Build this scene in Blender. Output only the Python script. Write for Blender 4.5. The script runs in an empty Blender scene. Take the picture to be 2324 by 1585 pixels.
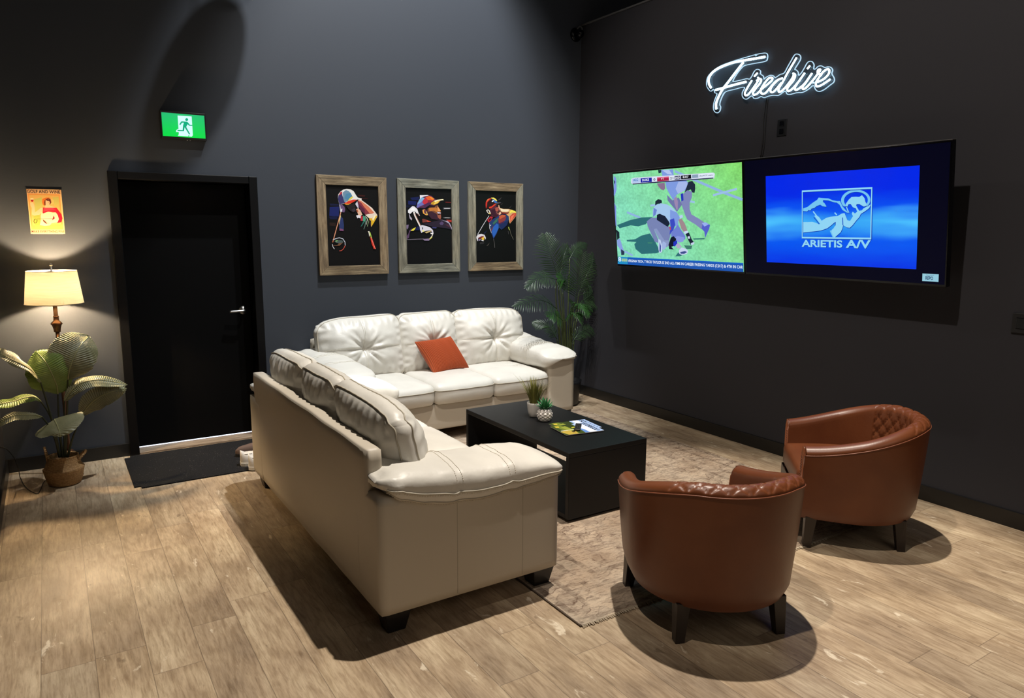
import bpy, bmesh, math, random
from mathutils import Vector, Matrix, noise, geometry
PI=math.pi; R=math.radians
SC=bpy.context.scene; COL=SC.collection
random.seed(7)
PIC1=[('P','151a3a',[(0.0297,0.5161),(0.116,0.5131),(0.1154,0.5018),(0.0377,0.4995)]),('P','1b2460',[(0.0312,0.4881),(0.115,0.4933),(0.105,0.4109),(0.0244,0.4147)]),('P','12183c',[(0.0212,0.409),(0.0932,0.4163),(0.0918,0.3879),(0.0319,0.3867)]),('P','2a1c18',[(0.0246,0.361),(0.0784,0.3592),(0.0739,0.3307),(0.0233,0.3355)]),('P','3a1512',[(0.2836,0.5951),(0.3451,0.5916),(0.3384,0.58),(0.277,0.5835)]),('P','30100e',[(0.2948,0.5699),(0.369,0.5696),(0.3624,0.5608),(0.3066,0.5589)]),('P','e9e6e2',[(0.1518,0.6326),(0.1823,0.6405),(0.2184,0.6363),(0.2422,0.6248),(0.2592,0.5971),(0.2765,0.5721),(0.313,0.5637),(0.3114,0.5545),(0.282,0.557),(0.2326,0.5479),(0.1957,0.5382),(0.1585,0.5201),(0.1279,0.5107),(0.1131,0.5159),(0.1032,0.5578),(0.1079,0.5917),(0.127,0.6148)]),('P','3c3768',[(0.1106,0.5862),(0.142,0.6154),(0.1436,0.5873),(0.1538,0.5482),(0.1708,0.525),(0.1159,0.5103),(0.1032,0.5578)]),('P','c22a35',[(0.1136,0.5863),(0.1268,0.612),(0.1439,0.6183),(0.1383,0.6012),(0.1195,0.5853)]),('P','6e8fa8',[(0.1477,0.61),(0.1758,0.6307),(0.1996,0.6232),(0.2171,0.6069),(0.231,0.5791),(0.2056,0.5556),(0.1866,0.538),(0.159,0.5314),(0.1486,0.565)]),('P','4f86a8',[(0.1743,0.5997),(0.2171,0.6069),(0.231,0.5791),(0.2056,0.5556),(0.1871,0.5493),(0.1604,0.5597)]),('P','e7d34a',[(0.206,0.5641),(0.228,0.5801),(0.2387,0.5748),(0.2209,0.5589),(0.1959,0.5439),(0.1834,0.535)]),('P','e03a26',[(0.1555,0.52),(0.1958,0.5411),(0.2329,0.5536),(0.2573,0.5544),(0.2695,0.552),(0.2443,0.537),(0.1944,0.511),(0.1701,0.5102)]),('P','f4b23a',[(0.1584,0.519),(0.1947,0.5167),(0.2193,0.5242),(0.1943,0.5098),(0.1701,0.5091)]),('P','ecd9c8',[(0.2769,0.5534),(0.3034,0.5559),(0.3365,0.5341),(0.403,0.4872),(0.4479,0.4305),(0.4472,0.413),(0.3969,0.3363),(0.3871,0.3274),(0.3804,0.3941),(0.3382,0.4278),(0.376,0.4374),(0.4042,0.4381),(0.3828,0.452),(0.3299,0.5253)]),('P','d97b5b',[(0.2768,0.5522),(0.309,0.5419),(0.3722,0.4979),(0.4202,0.4472),(0.401,0.438),(0.3761,0.4415),(0.3332,0.4565),(0.3039,0.4959)]),('P','8a3440',[(0.2754,0.5465),(0.3054,0.5303),(0.3346,0.4911),(0.3822,0.4376),(0.3383,0.4307),(0.2967,0.4728),(0.2797,0.5067)]),('P','5b2740',[(0.2751,0.5408),(0.2836,0.5239),(0.3339,0.4738),(0.3384,0.4325),(0.3024,0.4615),(0.2823,0.4953)]),('P','e7b528',[(0.3744,0.3998),(0.3995,0.4003),(0.4225,0.424),(0.4475,0.4188),(0.417,0.3658),(0.3903,0.3274),(0.3894,0.3827),(0.3751,0.3853)]),('P','fff3c4',[(0.3993,0.3945),(0.4258,0.4299),(0.435,0.4214),(0.408,0.3772)]),('P','cfcbd8',[(0.2526,0.5173),(0.272,0.5407),(0.2797,0.5067),(0.2817,0.481),(0.2727,0.4865)]),('P','e6b89c',[(0.2585,0.4718),(0.2787,0.4838),(0.2993,0.4614),(0.3133,0.4273),(0.3007,0.4212),(0.2762,0.4264),(0.2708,0.4435)]),('P','b05a3c',[(0.2607,0.4661),(0.2721,0.4721),(0.2772,0.4494),(0.2649,0.449)]),('P','e8e4ea',[(0.2562,0.4202),(0.2762,0.4264),(0.3007,0.4212),(0.2966,0.3981),(0.2752,0.4034),(0.2688,0.3975)]),('P','c03040',[(0.2973,0.4154),(0.3159,0.4158),(0.3143,0.3782),(0.2957,0.3779)]),('P','4f9a80',[(0.3193,0.4216),(0.3376,0.4134),(0.3429,0.3933),(0.3357,0.37),(0.3142,0.3753)]),('P','2f6a60',[(0.317,0.3696),(0.3326,0.3699),(0.303,0.3318),(0.2936,0.3287)]),('L','a8c88c',0.003,[(0.3499,0.4108),(0.367,0.3706),(0.3528,0.3297)]),('L','8fb0a0',0.003,[(0.3422,0.3759),(0.3309,0.3293),(0.3205,0.3059)]),('L','e8e4da',0.003,[(0.3377,0.4163),(0.3554,0.3936),(0.3472,0.347)]),('P','2c3868',[(0.1173,0.4169),(0.1404,0.3947),(0.1467,0.3377),(0.1416,0.2929),(0.1053,0.2941),(0.1046,0.3426)]),('P','e0d090',[(0.1176,0.4226),(0.1233,0.4171),(0.1082,0.3541),(0.104,0.3426),(0.1087,0.3883)]),('P','7c4a70',[(0.1062,0.3141),(0.1421,0.3032),(0.1415,0.2906),(0.1064,0.2924)]),('P','6a5078',[(0.1127,0.5074),(0.1398,0.5082),(0.1571,0.4917),(0.1621,0.4692),(0.155,0.4462),(0.1368,0.4458),(0.1204,0.4794)]),('P','cfc8d8',[(0.1129,0.5102),(0.1189,0.5104),(0.1258,0.4682),(0.1383,0.477),(0.1341,0.4514),(0.119,0.451)]),('L','d07850',0.007,[(0.125,0.4512),(0.0431,0.196)]),('L','f0c0a0',0.003,[(0.1235,0.4455),(0.0501,0.2161)]),('P','e8e4e8',[(0.1228,0.4681),(0.1335,0.4769),(0.138,0.4714),(0.1278,0.4467),(0.12,0.4465)]),('P','4c5a58',[(0.0587,0.2076),(0.0833,0.2164),(0.1256,0.2139),(0.1371,0.1996),(0.1053,0.1705),(0.0813,0.1761),(0.1001,0.1878),(0.0701,0.1933)]),('P','7a5038',[(0.094,0.1877),(0.1307,0.1938),(0.0991,0.1676),(0.0478,0.1702),(0.0481,0.1748),(0.0873,0.175)]),('L','c8ccd8',0.006,[(0.0441,0.2161),(0.0718,0.2278),(0.1024,0.235),(0.1322,0.2255),(0.1493,0.1997),(0.151,0.1708)]),('L','c05040',0.006,[(0.151,0.1708),(0.1343,0.1417),(0.1153,0.1272),(0.097,0.1254)]),('L','dcdce0',0.005,[(0.0382,0.1816),(0.0442,0.1587),(0.0554,0.1415)]),('P','7fb070',[(0.0649,0.2094),(0.0803,0.2164),(0.0891,0.2107),(0.0734,0.1991)]),('P','e9e0d0',[(0.3561,0.289),(0.3699,0.2904),(0.3783,0.2659),(0.3679,0.2424),(0.3631,0.2774)]),('P','a8c850',[(0.3696,0.2834),(0.3789,0.2806),(0.3927,0.231),(0.3831,0.2279)]),('P','d83828',[(0.3742,0.2425),(0.3927,0.231),(0.4239,0.1399),(0.4175,0.1381),(0.4048,0.1398),(0.3876,0.1839)]),('L','ffb0a0',0.003,[(0.3836,0.2397),(0.4061,0.1723),(0.4206,0.1381)]),('P','3c2c28',[(0.3706,0.3823),(0.3893,0.3798),(0.3871,0.3274),(0.3754,0.3475)]),('P','241e20',[(0.1698,0.5034),(0.2437,0.5227),(0.2536,0.4716),(0.2403,0.4484),(0.2161,0.4535),(0.1925,0.47)]),('P','38303a',[(0.2169,0.4706),(0.248,0.4829),(0.2531,0.4602),(0.2281,0.4481)])]
PIC2=[('P','141c4c',[(0.0465,0.5835),(0.1399,0.5946),(0.1266,0.5645),(0.0644,0.5626)]),('P','18205a',[(0.0272,0.5562),(0.1076,0.5531),(0.1005,0.5205),(0.0261,0.5239)]),('P','10142e',[(0.0075,0.5181),(0.1003,0.515),(0.0874,0.4984),(0.0069,0.4992)]),('P','4a4a50',[(0.3688,0.5052),(0.4512,0.5071),(0.4512,0.4931),(0.3686,0.4885)]),('P','d0d0d4',[(0.3818,0.501),(0.4412,0.5013),(0.4412,0.4957),(0.3818,0.4943)]),('P','4a4a50',[(0.3678,0.4185),(0.4507,0.4171),(0.4507,0.4086),(0.3677,0.4101)]),('P','c8c8cc',[(0.3876,0.416),(0.4407,0.4152),(0.434,0.4111),(0.381,0.4114)]),('P','5a1a18',[(0.3955,0.5586),(0.4515,0.5574),(0.4515,0.5463),(0.3954,0.5475)]),('P','a83028',[(0.4007,0.3965),(0.4586,0.3945),(0.4585,0.3746),(0.4204,0.3769)]),('P','5a3050',[(0.1061,0.4989),(0.1136,0.5425),(0.146,0.5867),(0.1778,0.6066),(0.2158,0.6116),(0.2539,0.6064),(0.2918,0.5776),(0.3175,0.5701),(0.3696,0.581),(0.3793,0.5692),(0.3564,0.5713),(0.3171,0.5371),(0.278,0.5195),(0.2332,0.5239),(0.188,0.4954),(0.1438,0.4998),(0.1185,0.4937)]),('P','6f6fb8',[(0.1063,0.5043),(0.1167,0.5426),(0.1456,0.5704),(0.1706,0.5658),(0.1824,0.528),(0.1378,0.5105),(0.1155,0.4964)]),('P','7fb0d8',[(0.1427,0.5812),(0.1587,0.5925),(0.1899,0.5826),(0.1706,0.5658),(0.1449,0.5433),(0.1131,0.5262),(0.1264,0.5537)]),('P','e8e0e8',[(0.1402,0.608),(0.1716,0.6091),(0.2158,0.6116),(0.2285,0.6082),(0.184,0.5987),(0.1522,0.5869),(0.1425,0.5731)]),('P','c03040',[(0.1706,0.5658),(0.1964,0.591),(0.2181,0.5672),(0.2209,0.5454),(0.1824,0.528),(0.1638,0.5439)]),('P','e0602c',[(0.1964,0.591),(0.2284,0.6055),(0.2537,0.5982),(0.2854,0.5774),(0.2659,0.5631),(0.2404,0.5678),(0.2181,0.5672)]),('P','f09030',[(0.2282,0.5974),(0.2664,0.5904),(0.2854,0.5774),(0.2597,0.5739)]),('P','902838',[(0.2181,0.5672),(0.2659,0.562),(0.2788,0.569),(0.2464,0.5461),(0.2177,0.5454)]),('P','4a2a50',[(0.188,0.4954),(0.1759,0.5224),(0.2177,0.5454),(0.2528,0.5463),(0.2332,0.5239)]),('P','c89828',[(0.2528,0.5463),(0.2917,0.5693),(0.3565,0.5779),(0.3695,0.5761),(0.3434,0.5654),(0.3171,0.5398),(0.2781,0.525),(0.2461,0.5324)]),('P','fff0c0',[(0.2787,0.5608),(0.3111,0.5727),(0.3696,0.5799),(0.3793,0.5719),(0.3304,0.565),(0.2914,0.5529)]),('P','f0d060',[(0.2849,0.5472),(0.3304,0.5622),(0.3172,0.5454),(0.2782,0.5306)]),('P','7a4c34',[(0.2134,0.4905),(0.2522,0.5134),(0.2909,0.5199),(0.3169,0.526),(0.3232,0.5096),(0.3455,0.4768),(0.3422,0.4684),(0.3486,0.4602),(0.3452,0.4461),(0.3481,0.4154),(0.3413,0.3956),(0.3086,0.3979),(0.2633,0.4084),(0.2251,0.4355),(0.2128,0.4629)]),('P','c07838',[(0.2263,0.4963),(0.2779,0.5085),(0.31,0.4982),(0.3162,0.4762),(0.3095,0.4594),(0.2773,0.4754),(0.2322,0.4716)]),('P','3a2030',[(0.216,0.463),(0.2514,0.4693),(0.3028,0.4481),(0.3154,0.4148),(0.3413,0.3956),(0.302,0.395),(0.2502,0.4026),(0.2187,0.4354)]),('P','2a1820',[(0.2266,0.5128),(0.2909,0.5199),(0.2842,0.5032),(0.2392,0.5021)]),('P','e8a060',[(0.3103,0.5148),(0.3231,0.5041),(0.3455,0.4768),(0.3389,0.47),(0.3161,0.4706)]),('P','a05a48',[(0.3093,0.4482),(0.3452,0.4461),(0.3468,0.4154),(0.338,0.3972),(0.3154,0.4148)]),('P','c8c0d8',[(0.3063,0.4649),(0.3421,0.46),(0.3452,0.45),(0.3159,0.4511)]),('P','1a1015',[(0.3092,0.4427),(0.342,0.45),(0.3451,0.4433),(0.3157,0.4372)]),('P','5a3048',[(0.1559,0.4782),(0.1752,0.4896),(0.2005,0.4819),(0.2127,0.4574),(0.2154,0.4326),(0.1867,0.4348),(0.1618,0.4564)]),('P','e8a848',[(0.1623,0.4784),(0.1815,0.4854),(0.1908,0.479),(0.1749,0.4759),(0.1807,0.4513),(0.2155,0.4354),(0.1994,0.4323),(0.1679,0.4483)]),('P','e0c060',[(0.1938,0.4681),(0.2033,0.4655),(0.2155,0.4354),(0.2059,0.438)]),('P','7a3a34',[(0.1573,0.4012),(0.1732,0.4015),(0.2498,0.3775),(0.2239,0.3744),(0.1597,0.368)]),('P','d05038',[(0.1985,0.3907),(0.2433,0.3774),(0.211,0.3742)]),('P','2a2030',[(0.1594,0.3569),(0.2497,0.3747),(0.3413,0.3956),(0.4006,0.388),(0.4337,0.3657),(0.4569,0.3146),(0.46,0.2916),(0.4467,0.3087),(0.3933,0.3198),(0.3404,0.325),(0.2749,0.3301),(0.2233,0.3408)]),('P','a8a0b8',[(0.3413,0.3973),(0.3807,0.3877),(0.4138,0.3853),(0.437,0.3629),(0.4589,0.3146),(0.4568,0.3031),(0.427,0.36),(0.3939,0.3794)]),('P','54446a',[(0.3278,0.3645),(0.3543,0.3817),(0.3739,0.365),(0.3605,0.3479),(0.3407,0.3477)]),('P','38386a',[(0.2489,0.3298),(0.301,0.3275),(0.2943,0.3161),(0.2617,0.3187)]),('P','4a2838',[(0.3804,0.3538),(0.4203,0.3542),(0.4502,0.3202),(0.4334,0.3258)]),('P','e8e6ea',[(0.0215,0.4753),(0.0628,0.5098),(0.0815,0.5091),(0.1121,0.4854),(0.1207,0.4556),(0.1358,0.4284),(0.1262,0.4239),(0.111,0.4444),(0.0865,0.4658),(0.0613,0.4598),(0.0422,0.4431),(0.0208,0.4536)]),('P','b0a8b8',[(0.0301,0.4537),(0.0415,0.4213),(0.0596,0.3997),(0.0529,0.3859),(0.0348,0.4048),(0.0294,0.432)]),('P','fafafa',[(0.037,0.4756),(0.0687,0.498),(0.0933,0.485),(0.0741,0.471)]),('P','7a5048',[(0.1113,0.4554),(0.1326,0.4284),(0.1262,0.4228),(0.114,0.439)]),('L','f0ecea',0.016,[(0.0769,0.4601),(0.0885,0.4276),(0.1397,0.3288)]),('L','c08a78',0.006,[(0.0829,0.4494),(0.146,0.3289)]),('P','141a48',[(0.0755,0.3005),(0.1081,0.3341),(0.1334,0.3316),(0.1262,0.3008)]),('P','e8d848',[(0.0377,0.2947),(0.0697,0.3171),(0.092,0.3256),(0.0853,0.3117),(0.0691,0.2949),(0.0502,0.2948)]),('P','584060',[(0.018,0.2668),(0.0316,0.3002),(0.0571,0.317),(0.0309,0.278),(0.0232,0.2334),(0.0008,0.2195),(0.0018,0.2501)]),('P','7a6a88',[(0.0018,0.3441),(0.0237,0.3498),(0.0198,0.3222),(0.0099,0.3056),(0.0021,0.3166)]),('P','d8d4e0',[(0.1303,0.3371),(0.1528,0.3457),(0.1974,0.3378),(0.2359,0.3241),(0.2614,0.3018),(0.2662,0.2735),(0.2539,0.245),(0.234,0.2251),(0.221,0.2223),(0.2475,0.2507),(0.2545,0.2791),(0.2386,0.2988),(0.1965,0.2957),(0.1642,0.2871),(0.1448,0.2758),(0.1327,0.3065)]),('P','f0e880',[(0.1517,0.301),(0.1773,0.2984),(0.1706,0.2871),(0.1547,0.2898)]),('P','8a7898',[(0.1563,0.2223),(0.221,0.2268),(0.2407,0.2337),(0.2207,0.208),(0.1753,0.2081)]),('P','1c1a20',[(0.1536,0.3262),(0.1638,0.3235),(0.1615,0.3067),(0.1551,0.3066)]),('P','c8b078',[(0.177,0.2843),(0.2484,0.2988),(0.2483,0.2932),(0.1961,0.2732)]),('P','f4f0f0',[(0.235,0.279),(0.2642,0.2735),(0.2608,0.2649),(0.2381,0.2677)]),('P','e8e060',[(0.221,0.2223),(0.2474,0.2422),(0.2576,0.2678),(0.2505,0.2337),(0.2307,0.2194)]),('L','8a8090',0.004,[(0.0008,0.2178),(0.1692,0.2234)])]
PIC3=[('P','3c3838',[(0.2486,0.588),(0.2888,0.6161),(0.2755,0.594),(0.2553,0.5827)]),('P','3a3838',[(0.2757,0.545),(0.3027,0.562),(0.2892,0.5453)]),('P','383838',[(0.3712,0.514),(0.4052,0.5423),(0.3815,0.5142)]),('P','1c2450',[(0.0874,0.2726),(0.1277,0.3061),(0.1007,0.2726)]),('P','48403c',[(0.1136,0.1549),(0.1543,0.1886),(0.1339,0.1604)]),('P','2c2a2c',[(0.0433,0.1889),(0.0936,0.1944),(0.0868,0.1775),(0.0465,0.172)]),('P','2a1414',[(0.1119,0.5036),(0.1121,0.5523),(0.1288,0.585),(0.1619,0.6047),(0.2018,0.6057),(0.2285,0.5929),(0.2453,0.5661),(0.2824,0.5643),(0.2723,0.5504),(0.2286,0.544),(0.175,0.5102),(0.1284,0.4985)]),('P','c83028',[(0.1122,0.5631),(0.1288,0.5877),(0.1619,0.6031),(0.1751,0.597),(0.1486,0.5801),(0.1287,0.5635),(0.1252,0.531),(0.1152,0.5037),(0.1101,0.5361)]),('P','e88048',[(0.1155,0.5686),(0.1321,0.5905),(0.1553,0.6019),(0.1453,0.5908),(0.1234,0.5714)]),('P','f0e060',[(0.1685,0.6065),(0.2018,0.6084),(0.2251,0.5955),(0.2386,0.5796),(0.2285,0.5766),(0.2018,0.5922),(0.1752,0.5997)]),('P','3a70b8',[(0.1818,0.5944),(0.2051,0.5896),(0.2352,0.5714),(0.242,0.5634),(0.2152,0.5573),(0.1984,0.5705)]),('P','d83c28',[(0.1484,0.5206),(0.1751,0.5266),(0.2085,0.549),(0.242,0.5606),(0.242,0.5552),(0.2152,0.5383),(0.1684,0.5074),(0.1484,0.507)]),('P','4a4a50',[(0.242,0.5661),(0.2689,0.5694),(0.2837,0.5616),(0.2689,0.5585),(0.2454,0.5525),(0.2219,0.5411),(0.2152,0.5437)]),('P','f0f0f4',[(0.1751,0.57),(0.1884,0.5838),(0.2084,0.5816),(0.1851,0.5675)]),('P','5a2838',[(0.1584,0.499),(0.175,0.5102),(0.2219,0.5384),(0.2555,0.5391),(0.2691,0.512),(0.276,0.4792),(0.2829,0.4573),(0.2558,0.4375),(0.2153,0.4259),(0.175,0.4336),(0.165,0.4609)]),('P','d8a888',[(0.2454,0.5389),(0.2589,0.5392),(0.2691,0.512),(0.2726,0.4847),(0.2624,0.4955),(0.2488,0.5226)]),('P','a85848',[(0.2152,0.511),(0.2421,0.5225),(0.2556,0.4953),(0.2354,0.4785),(0.2152,0.4891)]),('P','3a1828',[(0.1684,0.4938),(0.2152,0.5055),(0.222,0.4563),(0.2558,0.4375),(0.2018,0.4285),(0.1716,0.4501)]),('P','e0b090',[(0.2524,0.4623),(0.276,0.4792),(0.2829,0.4573),(0.2558,0.4458)]),('P','c08060',[(0.2287,0.4729),(0.2557,0.4844),(0.2726,0.4792),(0.2422,0.4566)]),('P','1c1018',[(0.2321,0.473),(0.2658,0.4873),(0.2692,0.4818),(0.2456,0.4622)]),('P','181014',[(0.2219,0.533),(0.2454,0.5389),(0.2555,0.5309),(0.2353,0.5223)]),('P','e8e4d8',[(0.1151,0.4874),(0.1351,0.4986),(0.1517,0.488),(0.165,0.4609),(0.1616,0.4527),(0.1416,0.4551),(0.125,0.4712)]),('P','3a2820',[(0.1251,0.4848),(0.1384,0.4905),(0.1483,0.477),(0.1516,0.4634),(0.1383,0.466)]),('P','e8c860',[(0.1416,0.466),(0.165,0.4609),(0.1603,0.4521),(0.1429,0.4562)]),('P','d8a870',[(0.2657,0.512),(0.3098,0.5046),(0.3644,0.5056),(0.4126,0.4954),(0.4545,0.4739),(0.4548,0.4488),(0.4206,0.4091),(0.3796,0.3666),(0.3725,0.3806),(0.3651,0.4308),(0.3443,0.4527),(0.2964,0.4685),(0.2794,0.4793)]),('P','f0e0c0',[(0.2691,0.5093),(0.3098,0.5018),(0.3507,0.5026),(0.3782,0.4976),(0.3509,0.4805),(0.2964,0.4796),(0.2794,0.4875)]),('P','7a2c2c',[(0.2828,0.4738),(0.3373,0.472),(0.3784,0.4754),(0.3511,0.4583),(0.3101,0.4577),(0.2829,0.4628)]),('P','c04838',[(0.3788,0.4365),(0.413,0.4649),(0.4545,0.4711),(0.4514,0.4487),(0.4137,0.409),(0.3795,0.3722),(0.3826,0.4087)]),('P','f0e058',[(0.392,0.4978),(0.4404,0.4876),(0.451,0.471),(0.3991,0.473),(0.3649,0.4586),(0.3784,0.481)]),('P','e87858',[(0.3926,0.4367),(0.4339,0.4596),(0.4068,0.409),(0.3829,0.3807)]),('L','c8c8d0',0.006,[(0.1449,0.4387),(0.0745,0.3445),(0.0174,0.2613)]),('P','b02838',[(0.1247,0.4),(0.1616,0.4335),(0.1884,0.4256),(0.1682,0.395),(0.1413,0.3754)]),('P','1c1418',[(0.1414,0.4002),(0.1615,0.417),(0.1749,0.4116),(0.1514,0.3893)]),('P','24386a',[(0.1447,0.3755),(0.1749,0.4006),(0.2423,0.4346),(0.2829,0.4518),(0.3375,0.4526),(0.3651,0.4363),(0.3688,0.4085),(0.3519,0.3692),(0.3178,0.3296),(0.2836,0.307),(0.2562,0.3292),(0.2291,0.273),(0.2019,0.2336),(0.1917,0.2224),(0.168,0.2728),(0.1479,0.3173)]),('P','2c60b8',[(0.1782,0.3231),(0.2289,0.368),(0.2493,0.357),(0.2494,0.3236),(0.2223,0.273),(0.1951,0.2336),(0.1748,0.2896)]),('P','3a6a58',[(0.1816,0.3675),(0.2288,0.4123),(0.2457,0.4181),(0.2357,0.3847),(0.1951,0.3566)]),('P','8a3838',[(0.2457,0.4125),(0.2829,0.4462),(0.3238,0.4468),(0.3377,0.4304),(0.3242,0.3968),(0.2833,0.3797),(0.2527,0.3682)]),('P','c05a38',[(0.2558,0.4348),(0.2897,0.4508),(0.3307,0.4469),(0.3171,0.4301),(0.2627,0.4072)]),('P','4a2448',[(0.2561,0.3682),(0.3106,0.3911),(0.3176,0.3688),(0.2698,0.3461)]),('P','1c2a58',[(0.2561,0.3571),(0.3175,0.38),(0.3654,0.4029),(0.3452,0.3523),(0.2836,0.307)]),('P','20406a',[(0.3375,0.4498),(0.3616,0.4363),(0.3667,0.4085),(0.3517,0.3915),(0.3446,0.4249)]),('P','6a3a4a',[(0.1613,0.3119),(0.1951,0.3455),(0.1816,0.312),(0.1647,0.2896)]),('P','a8a8b0',[(0.1447,0.3672),(0.148,0.3672),(0.158,0.3174),(0.1748,0.2729),(0.1647,0.284),(0.1466,0.3229)]),('P','f0f0f4',[(0.1513,0.3506),(0.1681,0.3536),(0.158,0.3424)]),('P','d8d4dc',[(0.0073,0.2502),(0.0273,0.2641),(0.0606,0.2697),(0.094,0.2587),(0.1072,0.2336),(0.1038,0.2168),(0.0871,0.2391),(0.0605,0.2475),(0.0271,0.2335),(0.0203,0.2168),(0.0214,0.2001),(0.0102,0.2113),(0.0038,0.2335)]),('P','7a2828',[(0.0237,0.2335),(0.0671,0.2475),(0.0872,0.2503),(0.0737,0.228),(0.0403,0.2224)]),('P','e8c040',[(0.057,0.228),(0.0872,0.2447),(0.0903,0.2112),(0.0669,0.214)]),('P','e8e8f0',[(0.0569,0.214),(0.0836,0.2084),(0.0802,0.2),(0.0602,0.2056)]),('P','8a80a0',[(0.0236,0.2168),(0.0503,0.2224),(0.0535,0.2112),(0.0301,0.2029)]),('P','a8b84c',[(0.3577,0.3355),(0.366,0.3356),(0.3767,0.3075),(0.3698,0.3046),(0.3607,0.3187)]),('L','6a6858',0.004,[(0.3767,0.3075),(0.3875,0.2679),(0.4161,0.2166)]),('L','5a5858',0.005,[(0.1917,0.2224),(0.2019,0.1771),(0.204,0.1374)]),('L','4a4848',0.004,[(0.356,0.2961),(0.3612,0.265)])]
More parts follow.
